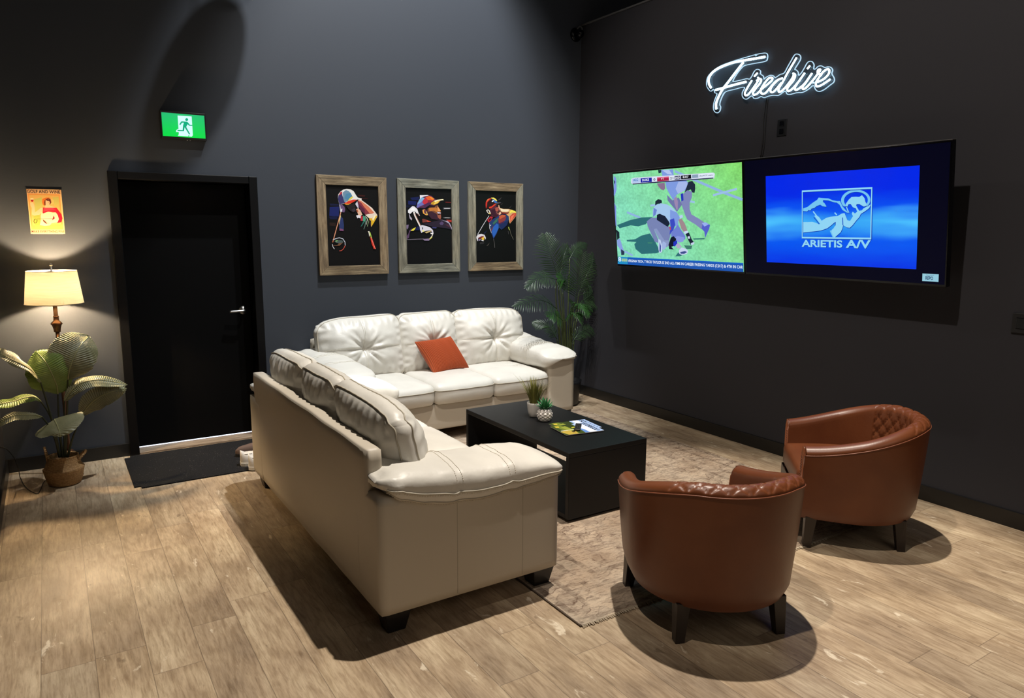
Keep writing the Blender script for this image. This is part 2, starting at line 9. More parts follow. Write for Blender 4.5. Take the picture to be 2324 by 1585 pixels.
TV1=[('L','8fb4e0',0.02,[(0.7541,0.7786),(0.9494,0.7028),(1.2688,0.5836),(1.425,0.5324)]),('L','9cc0e8',0.016,[(1.1457,0.5738),(1.3758,0.6116)]),('L','8fb4e0',0.018,[(0.1579,0.4629),(0.3282,0.4127)]),('L','9cc0e8',0.016,[(0.4573,0.513),(0.5401,0.5175)]),('L','9ac4e4',0.016,[(0.8554,0.5454),(0.9574,0.5265)]),('L','8fb4e0',0.018,[(0.0995,0.118),(0.2042,0.0836)]),('P','2f6d74',[(0.0166,0.3511),(0.1948,0.3948),(0.3457,0.4156),(0.4809,0.4179),(0.4278,0.3883),(0.3909,0.3582),(0.2943,0.3397),(0.1984,0.3485),(0.0503,0.3228)]),('P','2f6d74',[(0.1342,0.22),(0.247,0.2283),(0.3291,0.2604),(0.4377,0.2801),(0.4939,0.2147),(0.5512,0.126),(0.5004,0.1123),(0.3207,0.1001),(0.2462,0.1413),(0.2333,0.1846),(0.2619,0.2038),(0.1373,0.2075)]),('P','3c8070',[(0.4003,0.2037),(0.4679,0.2051),(0.4499,0.1926),(0.4078,0.1935)]),('P','3f7a6c',[(0.8257,0.1868),(0.9161,0.1862),(0.9066,0.1602),(0.8535,0.1558)]),('P','2f6d74',[(0.7248,0.0932),(0.759,0.1267),(0.8352,0.1176),(0.7876,0.0985)]),('P','38786f',[(0.928,0.2434),(1.0523,0.2484),(1.0444,0.2382),(0.9347,0.2339)]),('P','1c3a44',[(0.5678,0.7998),(0.6076,0.7977),(0.6014,0.7752),(0.573,0.771)]),('P','7f9be0',[(0.6036,0.7979),(0.7401,0.7933),(0.7435,0.7455),(0.8826,0.6947),(0.9029,0.6718),(0.8771,0.6285),(0.8154,0.6081),(0.7684,0.5926),(0.7259,0.5483),(0.6912,0.5949),(0.6567,0.6473),(0.6458,0.6991),(0.6117,0.7576)]),('P','b4c6ee',[(0.6152,0.7944),(0.6937,0.793),(0.7287,0.7519),(0.675,0.7602)]),('P','a6b8ea',[(0.7924,0.693),(0.8821,0.6892),(0.8946,0.6611),(0.8464,0.6183),(0.7841,0.5978),(0.757,0.6382)]),('P','8a6f90',[(0.5491,0.6916),(0.6374,0.6937),(0.641,0.6479),(0.6237,0.6324),(0.5925,0.641),(0.563,0.668)]),('P','1f2a3c',[(0.9006,0.6884),(0.9412,0.6922),(0.9681,0.6637),(0.9692,0.6308),(0.9594,0.5982),(0.9343,0.6045),(0.9214,0.627),(0.8837,0.6171),(0.853,0.607),(0.8702,0.6343)]),('P','8087b8',[(0.8841,0.6227),(0.9347,0.61),(0.9312,0.5659),(0.9061,0.5275),(0.902,0.4773),(0.9206,0.4323),(0.9985,0.3984),(1.0608,0.3651),(1.0212,0.315),(0.9587,0.3538),(0.8728,0.3932),(0.8531,0.4272),(0.8215,0.5011),(0.8083,0.5239),(0.8291,0.5909)]),('P','6e76a8',[(0.6598,0.5957),(0.7182,0.5485),(0.7893,0.5695),(0.8158,0.5237),(0.8224,0.5123),(0.781,0.4733),(0.7642,0.4564),(0.7141,0.5028),(0.6635,0.5497)]),('P','9c88b0',[(0.7347,0.5595),(0.7636,0.5815),(0.7788,0.5358),(0.7734,0.4734),(0.758,0.4736),(0.7394,0.5252)]),('P','2636b8',[(0.8107,0.5971),(0.8375,0.6019),(0.8404,0.5457),(0.817,0.5378)]),('P','5560c8',[(1.0313,0.354),(1.0683,0.3706),(1.1092,0.3487),(1.1002,0.3211),(1.0683,0.2709),(1.0559,0.2485),(1.0488,0.2985),(1.0216,0.3205)]),('P','9ab0f0',[(1.0249,0.3651),(1.0683,0.3706),(1.0955,0.3542),(1.0516,0.3374)]),('P','1c2a38',[(0.5151,0.512),(0.5202,0.5471),(0.5528,0.5639),(0.5925,0.5571),(0.5989,0.5396),(0.5895,0.5253),(0.5491,0.5261)]),('P','a4c8ec',[(0.4875,0.483),(0.5235,0.5148),(0.5818,0.5295),(0.6526,0.5183),(0.7131,0.4914),(0.7637,0.4507),(0.7876,0.4162),(0.778,0.3934),(0.7319,0.3531),(0.677,0.353),(0.6246,0.3879),(0.5408,0.4411),(0.4892,0.4179),(0.4822,0.4476)]),('P','7f9ce0',[(0.6881,0.4745),(0.7637,0.4507),(0.7948,0.4105),(0.7727,0.3762),(0.7764,0.3302),(0.7007,0.353),(0.6828,0.4168)]),('P','6c86d0',[(0.4969,0.4947),(0.5361,0.4765),(0.5157,0.4354),(0.4851,0.4179)]),('P','7884b4',[(0.4061,0.3823),(0.4637,0.412),(0.5298,0.4117),(0.5908,0.3704),(0.6754,0.3355),(0.687,0.2889),(0.6659,0.23),(0.6381,0.1881),(0.607,0.1992),(0.5204,0.3168),(0.4874,0.3166),(0.5293,0.2394),(0.5499,0.1979),(0.4933,0.2087),(0.4575,0.2683),(0.4144,0.3402)]),('P','8a98c4',[(0.4874,0.3166),(0.521,0.3228),(0.6092,0.223),(0.6653,0.2241),(0.6531,0.1766),(0.6031,0.1575),(0.5593,0.2101)]),('P','1a2438',[(0.5321,0.4353),(0.5655,0.4439),(0.6279,0.4229),(0.6712,0.3762),(0.6776,0.3588),(0.6516,0.3354),(0.5903,0.3645),(0.528,0.394)]),('P','3c4cc0',[(0.6807,0.3936),(0.7287,0.405),(0.7397,0.3531),(0.7117,0.3008),(0.6696,0.2711),(0.6834,0.3355)]),('P','c04868',[(0.6675,0.3354),(0.6876,0.3385),(0.6891,0.3123),(0.677,0.3092)]),('P','a0888e',[(0.778,0.3934),(0.8131,0.4019),(0.8475,0.3591),(0.873,0.3024),(0.8342,0.2905),(0.8061,0.319)]),('P','b8ccf0',[(0.7884,0.4248),(0.8234,0.4331),(0.829,0.4103),(0.7941,0.4019)]),('P','c8d8f4',[(0.8271,0.2962),(0.8732,0.3052),(0.8866,0.2854),(0.848,0.2735)]),('P','1c2438',[(0.8485,0.2793),(0.8871,0.2911),(0.9129,0.2403),(0.9367,0.2123),(0.9016,0.1916),(0.875,0.2339)]),('P','d0dcf4',[(0.8693,0.2567),(0.8923,0.2627),(0.8982,0.2429),(0.8792,0.2397)]),('P','c8d4f0',[(0.9027,0.2059),(0.9406,0.2153),(0.9395,0.201),(0.9088,0.1889)]),('P','6f80d0',[(0.7707,0.3532),(0.8052,0.3075),(0.8471,0.2621),(0.8452,0.2391),(0.7892,0.2091),(0.7436,0.2198),(0.6913,0.248),(0.687,0.2889),(0.7122,0.3066)]),('P','8898e0',[(0.7227,0.2485),(0.7627,0.2608),(0.8385,0.2505),(0.8204,0.2156),(0.766,0.2086)]),('P','14182c',[(0.6541,0.1885),(0.6834,0.2479),(0.7159,0.2601),(0.7452,0.2373),(0.7166,0.1782),(0.6844,0.1715),(0.714,0.1488),(0.6589,0.1531)]),('P','2434c0',[(0.7118,0.2133),(0.7519,0.2258),(0.7572,0.1968),(0.7239,0.1726),(0.7092,0.1839)]),('P','b0a8c8',[(0.7328,0.1845),(0.766,0.2086),(0.8017,0.1746),(0.7615,0.1561)]),('P','c8d4f0',[(0.7683,0.1446),(0.8012,0.1688),(0.8538,0.1587),(0.8713,0.1419),(0.8581,0.1184),(0.8038,0.1078),(0.7735,0.1155)]),('P','3c4c8c',[(0.7825,0.1304),(0.8371,0.1409),(0.8592,0.1329),(0.8275,0.1174),(0.7891,0.1172)]),('P','c0d0f0',[(0.537,0.2335),(0.561,0.228),(0.5804,0.1748),(0.5758,0.1268),(0.5418,0.1137),(0.533,0.1495)]),('P','44549c',[(0.5511,0.2099),(0.5657,0.1744),(0.5595,0.1263),(0.5436,0.1318)]),('P','a0b4e0',[(0.5925,0.2167),(0.6312,0.1998),(0.6193,0.1579),(0.5851,0.139),(0.5734,0.1865)]),('P','8098e0',[(0.015,0.787),(0.044,0.7611),(0.0411,0.6628),(0.0112,0.6081),(0.0,0.6146)]),('P','2c3c60',[(0.0104,0.7503),(0.0311,0.731),(0.0143,0.707)]),('P','7c90d8',[(0.0,0.5523),(0.0228,0.5144),(0.0135,0.4016),(0.0135,0.3258),(0.0,0.351)]),('P','1c2c34',[(0.0026,0.313),(0.0461,0.2881),(0.0446,0.2374),(0.0096,0.2177)]),('P','8aa0e0',[(0.0049,0.2176),(0.0485,0.2311),(0.0841,0.143),(0.1065,0.0992),(0.0583,0.0816),(0.0377,0.1417),(0.0081,0.1665)]),('P','283850',[(0.0556,0.1358),(0.0995,0.118),(0.0958,0.0861),(0.0537,0.0814)]),('P','d8e0f4',[(0.2393,0.7461),(0.2793,0.7532),(1.1573,0.7424),(1.1738,0.7326),(1.1645,0.6976),(0.606,0.6979),(0.2556,0.6975),(0.2356,0.7133)]),('P','2c2c50',[(0.2521,0.7048),(0.6068,0.7064),(1.1582,0.7053),(1.1577,0.6979),(0.6059,0.6973),(0.2556,0.6969)]),('P','b4c8ec',[(0.2523,0.7455),(0.3513,0.7451),(0.3474,0.7086),(0.2525,0.7084)]),('P','1c20a0',[(0.3571,0.7436),(0.4931,0.7426),(0.4919,0.7067),(0.3558,0.7077)]),('P','dfe8f8',[(0.5012,0.7422),(0.55,0.7417),(0.5492,0.7089),(0.5002,0.7075)]),('P','a82048',[(0.5556,0.7414),(0.6912,0.7402),(0.6905,0.7074),(0.5547,0.7075)]),('P','e06088',[(0.5556,0.7414),(0.6912,0.7402),(0.6911,0.7311),(0.5555,0.7317)]),('P','e4ecfa',[(0.6981,0.7398),(0.7468,0.7398),(0.7461,0.7061),(0.6974,0.706)]),('P','2c3058',[(0.7545,0.7394),(0.8176,0.7397),(0.8181,0.7108),(0.7542,0.7103)]),('P','0c0e18',[(0.8251,0.7394),(0.9319,0.7402),(0.9339,0.7101),(0.8256,0.7105)]),('P','8ca0b8',[(0.9412,0.7381),(1.0063,0.7382),(1.0066,0.7138),(0.9429,0.7129)]),('P','e4ecfa',[(1.0135,0.7389),(1.1537,0.7389),(1.1551,0.7107),(1.015,0.7118)]),('T','ACC','1c6cb8',(0.2673,0.7239),(0.3257,0.7451)),('T','DUKE','e8ecff',(0.3764,0.718),(0.4596,0.7372)),('T','0','181c50',(0.5124,0.7151),(0.5356,0.7349)),('T','VT','f8dfe8',(0.5999,0.7182),(0.6372,0.7336)),('T','21','181c40',(0.7037,0.7159),(0.741,0.7344)),('T','2ND','f0f4ff',(0.7586,0.7168),(0.8125,0.7333)),('T','8:07','e8ecf4',(0.8435,0.7174),(0.9065,0.7343)),('T','theACC.com','1c3c70',(1.0171,0.7204),(1.151,0.7311)),('P','1b55b0',[(0.0081,0.0669),(1.425,0.068),(1.425,0.0),(-0.0,0.0)]),('P','1560c8',[(0.0081,0.0669),(1.425,0.068),(1.425,0.0599),(0.0071,0.0585)]),('P','2490c8',[(0.0081,0.0669),(0.141,0.0667),(0.1375,0.0049),(0.0004,0.0033)]),('T','8','dff4ff',(0.0123,0.0238),(0.0516,0.064)),('T','SCHOOL','d8e860',(0.0597,0.0387),(0.134,0.0531)),('T','SPORTS','d8e860',(0.0582,0.0258),(0.1325,0.0403)),('T','VIRGINIA TECH, TYROD TAYLOR IS 2ND ALL-TIME IN CAREER PASSING YARDS (7,017) & 4TH IN CAR','e6f2ff',(0.1413,0.0216),(1.421,0.0473),1)]
TV2=[('P','0a3cb0',[(0.297,0.3548),(0.303,0.371),(0.3379,0.3807),(0.3799,0.409),(0.4108,0.4257),(0.4214,0.4398),(0.4478,0.4362),(0.4934,0.432),(0.5221,0.4198),(0.5539,0.4133),(0.5761,0.4128),(0.5939,0.3785),(0.6152,0.3555),(0.6396,0.3369),(0.6241,0.3385),(0.5932,0.3559),(0.5722,0.3903),(0.5535,0.4034),(0.5376,0.4052),(0.4929,0.4192),(0.4538,0.4231),(0.4533,0.4101),(0.4629,0.4042),(0.48,0.3808),(0.4718,0.3795),(0.4522,0.3828),(0.4328,0.3933),(0.4058,0.3852),(0.3918,0.3738),(0.368,0.3684),(0.3606,0.3568),(0.3438,0.36),(0.3365,0.3513)]),('P','74c4f0',[(0.2938,0.3585),(0.2997,0.3746),(0.3346,0.3843),(0.3767,0.4126),(0.4076,0.4292),(0.4182,0.4434),(0.4446,0.4397),(0.4903,0.4355),(0.519,0.4233),(0.5508,0.4168),(0.5731,0.4162),(0.5909,0.3819),(0.6122,0.359),(0.6366,0.3403),(0.6211,0.3419),(0.5902,0.3594),(0.5691,0.3937),(0.5505,0.4069),(0.5345,0.4087),(0.4898,0.4227),(0.4507,0.4266),(0.4501,0.4137),(0.4598,0.4077),(0.4769,0.3843),(0.4686,0.383),(0.449,0.3863),(0.4296,0.3969),(0.4026,0.3887),(0.3886,0.3774),(0.3647,0.372),(0.3574,0.3604),(0.3405,0.3636),(0.3332,0.3549)]),('P','0a3cb0',[(0.3038,0.2798),(0.34,0.2797),(0.3742,0.281),(0.401,0.275),(0.4208,0.2662),(0.4342,0.2661),(0.3895,0.3206),(0.4031,0.3234),(0.4228,0.3144),(0.445,0.288),(0.4754,0.3052),(0.5084,0.3136),(0.5601,0.3174),(0.5893,0.3327),(0.6083,0.3353),(0.6288,0.2899),(0.6474,0.2855),(0.6669,0.3149),(0.6581,0.3319),(0.6646,0.343),(0.6797,0.3316),(0.6953,0.3425),(0.6867,0.3622),(0.6654,0.3709),(0.6505,0.3908),(0.635,0.3911),(0.6251,0.3717),(0.6427,0.3349),(0.6275,0.3491),(0.6189,0.3718),(0.6164,0.3943),(0.6359,0.4191),(0.655,0.4352),(0.6826,0.4358),(0.7069,0.4337),(0.7253,0.4441),(0.7428,0.4244),(0.7483,0.4023),(0.7598,0.3856),(0.7566,0.3774),(0.7385,0.3737),(0.7087,0.3895),(0.6905,0.3899),(0.6872,0.3816),(0.7076,0.3479),(0.7259,0.3504),(0.7352,0.3613),(0.7656,0.3772),(0.7836,0.3851),(0.7742,0.3634),(0.7468,0.3445),(0.7193,0.3283),(0.7096,0.3089),(0.6908,0.2895),(0.6653,0.2586),(0.6461,0.2416),(0.6243,0.2444),(0.5995,0.2587),(0.594,0.2358),(0.5821,0.2128),(0.5425,0.1807),(0.5328,0.1806),(0.5174,0.2037),(0.5166,0.2269),(0.5316,0.2385),(0.5453,0.2587),(0.5411,0.2789),(0.5162,0.2587),(0.486,0.2384),(0.4391,0.2236),(0.3713,0.2159),(0.3039,0.2095)]),('P','8fd4f4',[(0.3005,0.284),(0.3368,0.2838),(0.371,0.2852),(0.3978,0.2791),(0.4176,0.2703),(0.431,0.2702),(0.3863,0.3248),(0.3999,0.3275),(0.4196,0.3185),(0.4419,0.2921),(0.4723,0.3093),(0.5053,0.3177),(0.5571,0.3214),(0.5862,0.3367),(0.6053,0.3393),(0.6258,0.2938),(0.6444,0.2895),(0.6639,0.3189),(0.6551,0.3358),(0.6616,0.3469),(0.6767,0.3355),(0.6923,0.3465),(0.6837,0.3661),(0.6624,0.3749),(0.6476,0.3948),(0.6321,0.3951),(0.6221,0.3757),(0.6397,0.3388),(0.6245,0.3531),(0.6159,0.3758),(0.6134,0.3983),(0.6329,0.4231),(0.652,0.4392),(0.6796,0.4398),(0.704,0.4377),(0.7224,0.4481),(0.7399,0.4283),(0.7454,0.4063),(0.7569,0.3895),(0.7537,0.3813),(0.7356,0.3776),(0.7058,0.3934),(0.6875,0.3938),(0.6842,0.3856),(0.7047,0.3519),(0.723,0.3543),(0.7323,0.3652),(0.7627,0.3812),(0.7807,0.389),(0.7713,0.3673),(0.7439,0.3485),(0.7163,0.3322),(0.7067,0.3129),(0.6878,0.2934),(0.6623,0.2626),(0.6431,0.2456),(0.6213,0.2484),(0.5965,0.2627),(0.591,0.2398),(0.5791,0.2168),(0.5394,0.1847),(0.5297,0.1846),(0.5143,0.2077),(0.5135,0.2309),(0.5285,0.2426),(0.5422,0.2628),(0.5381,0.2829),(0.5131,0.2628),(0.4829,0.2425),(0.4359,0.2277),(0.3681,0.22),(0.3006,0.2137)]),('P','0a3cb0',[(0.7619,0.3766),(0.7698,0.3851),(0.7755,0.3944),(0.779,0.4041),(0.7802,0.4141),(0.779,0.4242),(0.7754,0.434),(0.7696,0.4434),(0.7617,0.4521),(0.7519,0.46),(0.7404,0.4668),(0.7274,0.4724),(0.7133,0.4766),(0.6984,0.4793),(0.683,0.4805),(0.6676,0.4801),(0.6524,0.4781),(0.638,0.4745),(0.6245,0.4695),(0.6125,0.4631),(0.6022,0.4555),(0.5938,0.4469),(0.5876,0.4374),(0.5838,0.4274),(0.5825,0.4171),(0.5837,0.4067),(0.5874,0.3966),(0.5934,0.3869),(0.6017,0.3779),(0.6259,0.378),(0.6177,0.3846),(0.6112,0.3919),(0.6065,0.3997),(0.6037,0.4079),(0.603,0.4163),(0.6043,0.4246),(0.6075,0.4326),(0.6127,0.4402),(0.6197,0.4471),(0.6282,0.4531),(0.6381,0.4582),(0.6491,0.4622),(0.661,0.4649),(0.6733,0.4664),(0.6859,0.4666),(0.6984,0.4655),(0.7105,0.4632),(0.7219,0.4597),(0.7324,0.4551),(0.7417,0.4495),(0.7495,0.443),(0.7558,0.4359),(0.7603,0.4282),(0.763,0.4202),(0.7638,0.4121),(0.7626,0.404),(0.7596,0.3961),(0.7547,0.3887)]),('P','74c4f0',[(0.7596,0.3799),(0.7675,0.3884),(0.7732,0.3977),(0.7767,0.4075),(0.7779,0.4175),(0.7767,0.4275),(0.7731,0.4373),(0.7673,0.4467),(0.7594,0.4555),(0.7496,0.4633),(0.7381,0.4701),(0.7251,0.4757),(0.711,0.4799),(0.6961,0.4827),(0.6807,0.4839),(0.6652,0.4835),(0.6501,0.4815),(0.6356,0.478),(0.6222,0.4729),(0.6101,0.4665),(0.5998,0.4589),(0.5914,0.4503),(0.5852,0.4409),(0.5814,0.4309),(0.5801,0.4205),(0.5813,0.4102),(0.585,0.4),(0.591,0.3903),(0.5993,0.3814),(0.6235,0.3815),(0.6153,0.388),(0.6088,0.3953),(0.6041,0.4031),(0.6013,0.4114),(0.6006,0.4197),(0.6019,0.428),(0.6051,0.4361),(0.6103,0.4436),(0.6173,0.4505),(0.6258,0.4566),(0.6357,0.4616),(0.6468,0.4656),(0.6586,0.4683),(0.671,0.4698),(0.6836,0.47),(0.6961,0.4689),(0.7082,0.4666),(0.7196,0.4631),(0.7301,0.4584),(0.7394,0.4528),(0.7472,0.4464),(0.7535,0.4392),(0.758,0.4316),(0.7607,0.4236),(0.7615,0.4154),(0.7603,0.4073),(0.7573,0.3995),(0.7524,0.392)]),('L','8fd4f4',0.008,[(0.3775,0.3542),(0.4064,0.3216)]),('L','1a50c0',0.006,[(0.3826,0.316),(0.4243,0.2703)]),('L','8fd4f4',0.008,[(0.5354,0.3431),(0.5509,0.3286)]),('L','1a50c0',0.006,[(0.5917,0.3111),(0.5949,0.2627)]),('L','74c4f0',0.008,[(0.5053,0.228),(0.5265,0.186)]),('L','1a50c0',0.005,[(0.5429,0.2829),(0.5405,0.2599)]),('L','0a3cb0',0.01,[(0.2983,0.4865),(0.7903,0.4865),(0.7908,0.175),(0.2988,0.176),(0.2983,0.4865)]),('L','8fd4f4',0.009,[(0.295,0.4896),(0.7859,0.4894),(0.7856,0.1796),(0.2944,0.179),(0.295,0.4896)]),('T','ARIETIS','0a3cb0',(0.2941,0.114),(0.598,0.1623)),('T','ARIETIS','8fd4f4',(0.2907,0.1169),(0.5933,0.1652)),('T','A/V','0a3cb0',(0.6202,0.1123),(0.7892,0.1666)),('T','A/V','8fd4f4',(0.6172,0.116),(0.7862,0.1702))]
EXIT=[('P','d8ffff',[(0.1075,0.151),(0.203,0.1523),(0.2031,0.0191),(0.1948,0.0073),(0.1,0.0078),(0.1071,0.0183),(0.108,0.0318),(0.1061,0.035),(0.0901,0.0337),(0.0904,0.0437),(0.0978,0.0521),(0.1076,0.0562)]),('P','06b080',[(0.1775,0.1282),(0.1765,0.1241),(0.174,0.1206),(0.1705,0.1181),(0.1665,0.1171),(0.1627,0.1177),(0.1597,0.1199),(0.1578,0.1232),(0.1576,0.1271),(0.1588,0.1311),(0.1615,0.1345),(0.1651,0.1368),(0.169,0.1376),(0.1728,0.1367),(0.1757,0.1344),(0.1773,0.131)]),('P','06b080',[(0.1294,0.111),(0.1369,0.1127),(0.1675,0.1119),(0.1747,0.1081),(0.1874,0.0914),(0.2034,0.0916),(0.2023,0.0848),(0.1827,0.0844),(0.1717,0.0946),(0.1608,0.0748),(0.1843,0.0266),(0.183,0.0231),(0.1756,0.0248),(0.1499,0.0707),(0.1438,0.0424),(0.1033,0.0403),(0.0972,0.0432),(0.104,0.0497),(0.1348,0.0506),(0.1402,0.0832),(0.1469,0.1036),(0.1341,0.1026),(0.1223,0.0851),(0.1161,0.0879),(0.1176,0.0935)]),('P','06c070',[(0.1683,0.0097),(0.1718,0.0144),(0.1804,0.0151),(0.1756,0.008)])]
GOLF=[('P','f0a050',[(0.0045,0.2696),(0.19,0.2692),(0.1912,0.03),(0.0069,0.0285)]),('P','e8b868',[(0.0123,0.2609),(0.1827,0.2612),(0.1816,0.0403),(0.0144,0.039)]),('P','c8c468',[(0.0368,0.231),(0.0826,0.2478),(0.0835,0.1965),(0.063,0.1599),(0.0296,0.0973),(0.0292,0.1231),(0.0391,0.2004)]),('P','b0b850',[(0.0244,0.1178),(0.0609,0.1289),(0.0604,0.0566),(0.0291,0.0586)]),('P','d0c468',[(0.1455,0.2472),(0.182,0.2509),(0.1831,0.1992),(0.153,0.1906)]),('P','f0a858',[(0.0088,0.0557),(0.1925,0.0667),(0.1912,0.03),(0.0069,0.0285)]),('P','e0782c',[(0.0823,0.2119),(0.0862,0.2351),(0.1048,0.2446),(0.1229,0.2465),(0.1361,0.2417),(0.0991,0.2278),(0.0944,0.1916),(0.0857,0.1965)]),('P','f0c878',[(0.1357,0.2366),(0.1511,0.2293),(0.1495,0.206),(0.1354,0.1979),(0.1319,0.2133)]),('P','70301c',[(0.0991,0.2278),(0.118,0.2412),(0.1333,0.2339),(0.1364,0.2134),(0.1263,0.1976),(0.0944,0.1916),(0.0936,0.2122)]),('P','f6c79c',[(0.1036,0.2279),(0.1218,0.231),(0.1274,0.2131),(0.1242,0.2001),(0.128,0.1899),(0.1545,0.1803),(0.1631,0.1727),(0.0956,0.1762),(0.1015,0.1969)]),('P','5c2018',[(0.1061,0.2305),(0.1284,0.2286),(0.1302,0.2209),(0.1123,0.223)]),('P','c02030',[(0.1161,0.2128),(0.1207,0.2142),(0.1192,0.209)]),('P','f6c79c',[(0.0217,0.1743),(0.0373,0.1747),(0.0351,0.1438),(0.0731,0.1756),(0.0843,0.1759),(0.0803,0.15),(0.0609,0.1289),(0.0292,0.1231),(0.0163,0.1305)]),('P','f6c79c',[(0.0131,0.2099),(0.0309,0.2104),(0.0361,0.19),(0.0371,0.1721),(0.0215,0.1717),(0.0138,0.1894)]),('P','b01018',[(0.0178,0.2292),(0.0356,0.2297),(0.0325,0.2181),(0.0267,0.2141),(0.0203,0.2178)]),('P','f8e8c0',[(0.0184,0.2382),(0.0351,0.2387),(0.0356,0.2297),(0.0178,0.2292)]),('P','c81c34',[(0.0845,0.1785),(0.1001,0.1763),(0.1635,0.1779),(0.1736,0.16),(0.19,0.1318),(0.1928,0.1058),(0.1842,0.0796),(0.1565,0.0738),(0.1719,0.1002),(0.165,0.1338),(0.1523,0.1465),(0.1164,0.1509),(0.0794,0.1371)]),('P','e04858',[(0.0911,0.1761),(0.1406,0.1747),(0.1624,0.1623),(0.1169,0.1586),(0.0848,0.1501)]),('P','fbdcb4',[(0.0816,0.1371),(0.1118,0.1508),(0.1385,0.1436),(0.1568,0.1466),(0.1668,0.1261),(0.1708,0.1002),(0.1614,0.0791),(0.1269,0.0733),(0.1145,0.0575),(0.0871,0.0531),(0.056,0.0591),(0.0677,0.0981),(0.0673,0.1239),(0.0758,0.1499)]),('P','a01828',[(0.1362,0.1098),(0.1441,0.1256),(0.1472,0.1049),(0.1304,0.0916)]),('L','6c4020',0.002,[(0.041,0.1001),(0.1448,0.1035)]),('L','6a6020',0.004,[(0.0365,0.1),(0.0272,0.0947),(0.0241,0.0817),(0.0278,0.0715),(0.0369,0.0742),(0.0434,0.0873),(0.0419,0.0976)]),('P','7a3018',[(0.0767,0.0983),(0.0937,0.0831),(0.1015,0.065),(0.0885,0.0726),(0.0781,0.0854)]),('P','f6c79c',[(0.0812,0.0984),(0.1025,0.0806),(0.1156,0.0731),(0.1102,0.06),(0.0996,0.0702)]),('T','GOLF AND WINE','3c1018',(0.0021,0.2734),(0.1929,0.2951)),('T','MAKE EVERYTHING FINE','7c2018',(0.0055,0.0078),(0.1965,0.0236))]
NEON=[[(-1.76,2.827),(-1.738,2.857),(-1.73,2.893),(-1.746,2.925),(-1.787,2.952),(-1.855,2.969),(-1.967,2.98),(-2.076,2.977),(-2.182,2.971),(-2.267,2.967)],[(-2.07,2.964),(-2.001,2.904),(-1.932,2.843),(-1.882,2.8),(-1.854,2.764),(-1.829,2.722),(-1.82,2.689),(-1.826,2.656)],[(-1.808,2.803),(-1.904,2.808),(-2.008,2.814),(-2.105,2.817)],[(-2.16,2.818),(-2.126,2.777),(-2.101,2.739),(-2.109,2.719),(-2.133,2.721),(-2.17,2.754),(-2.208,2.794),(-2.224,2.818),(-2.213,2.831)],[(-2.204,2.811),(-2.238,2.816),(-2.243,2.794),(-2.198,2.752),(-2.177,2.728),(-2.187,2.711),(-2.218,2.716),(-2.257,2.743),(-2.306,2.768),(-2.341,2.789),(-2.343,2.807),(-2.313,2.809),(-2.272,2.773),(-2.247,2.736),(-2.259,2.709),(-2.29,2.708),(-2.322,2.733),(-2.365,2.769),(-2.397,2.785),(-2.432,2.79)],[(-2.397,2.785),(-2.353,2.755),(-2.334,2.726),(-2.347,2.705),(-2.376,2.714),(-2.425,2.759)],[(-2.541,2.911),(-2.517,2.878),(-2.477,2.824),(-2.437,2.763),(-2.408,2.725),(-2.41,2.699),(-2.436,2.703),(-2.478,2.735),(-2.516,2.776),(-2.529,2.804)],[(-2.519,2.809),(-2.539,2.793),(-2.527,2.759),(-2.497,2.732),(-2.479,2.709),(-2.491,2.692),(-2.519,2.701),(-2.554,2.729),(-2.583,2.755)],[(-2.616,2.795),(-2.577,2.751),(-2.546,2.714),(-2.547,2.694),(-2.569,2.693),(-2.616,2.719),(-2.65,2.754),(-2.674,2.783)],[(-2.671,2.778),(-2.633,2.731),(-2.605,2.7),(-2.622,2.687),(-2.665,2.716),(-2.709,2.759),(-2.738,2.794),(-2.723,2.797),(-2.719,2.778),(-2.75,2.757)],[(-2.724,2.717),(-2.769,2.729),(-2.802,2.754),(-2.808,2.777),(-2.793,2.79),(-2.76,2.776),(-2.728,2.741),(-2.71,2.709),(-2.723,2.688),(-2.761,2.694),(-2.819,2.719)],[(-2.207,2.864),(-2.181,2.844)],[(-2.654,2.836),(-2.635,2.819)]]
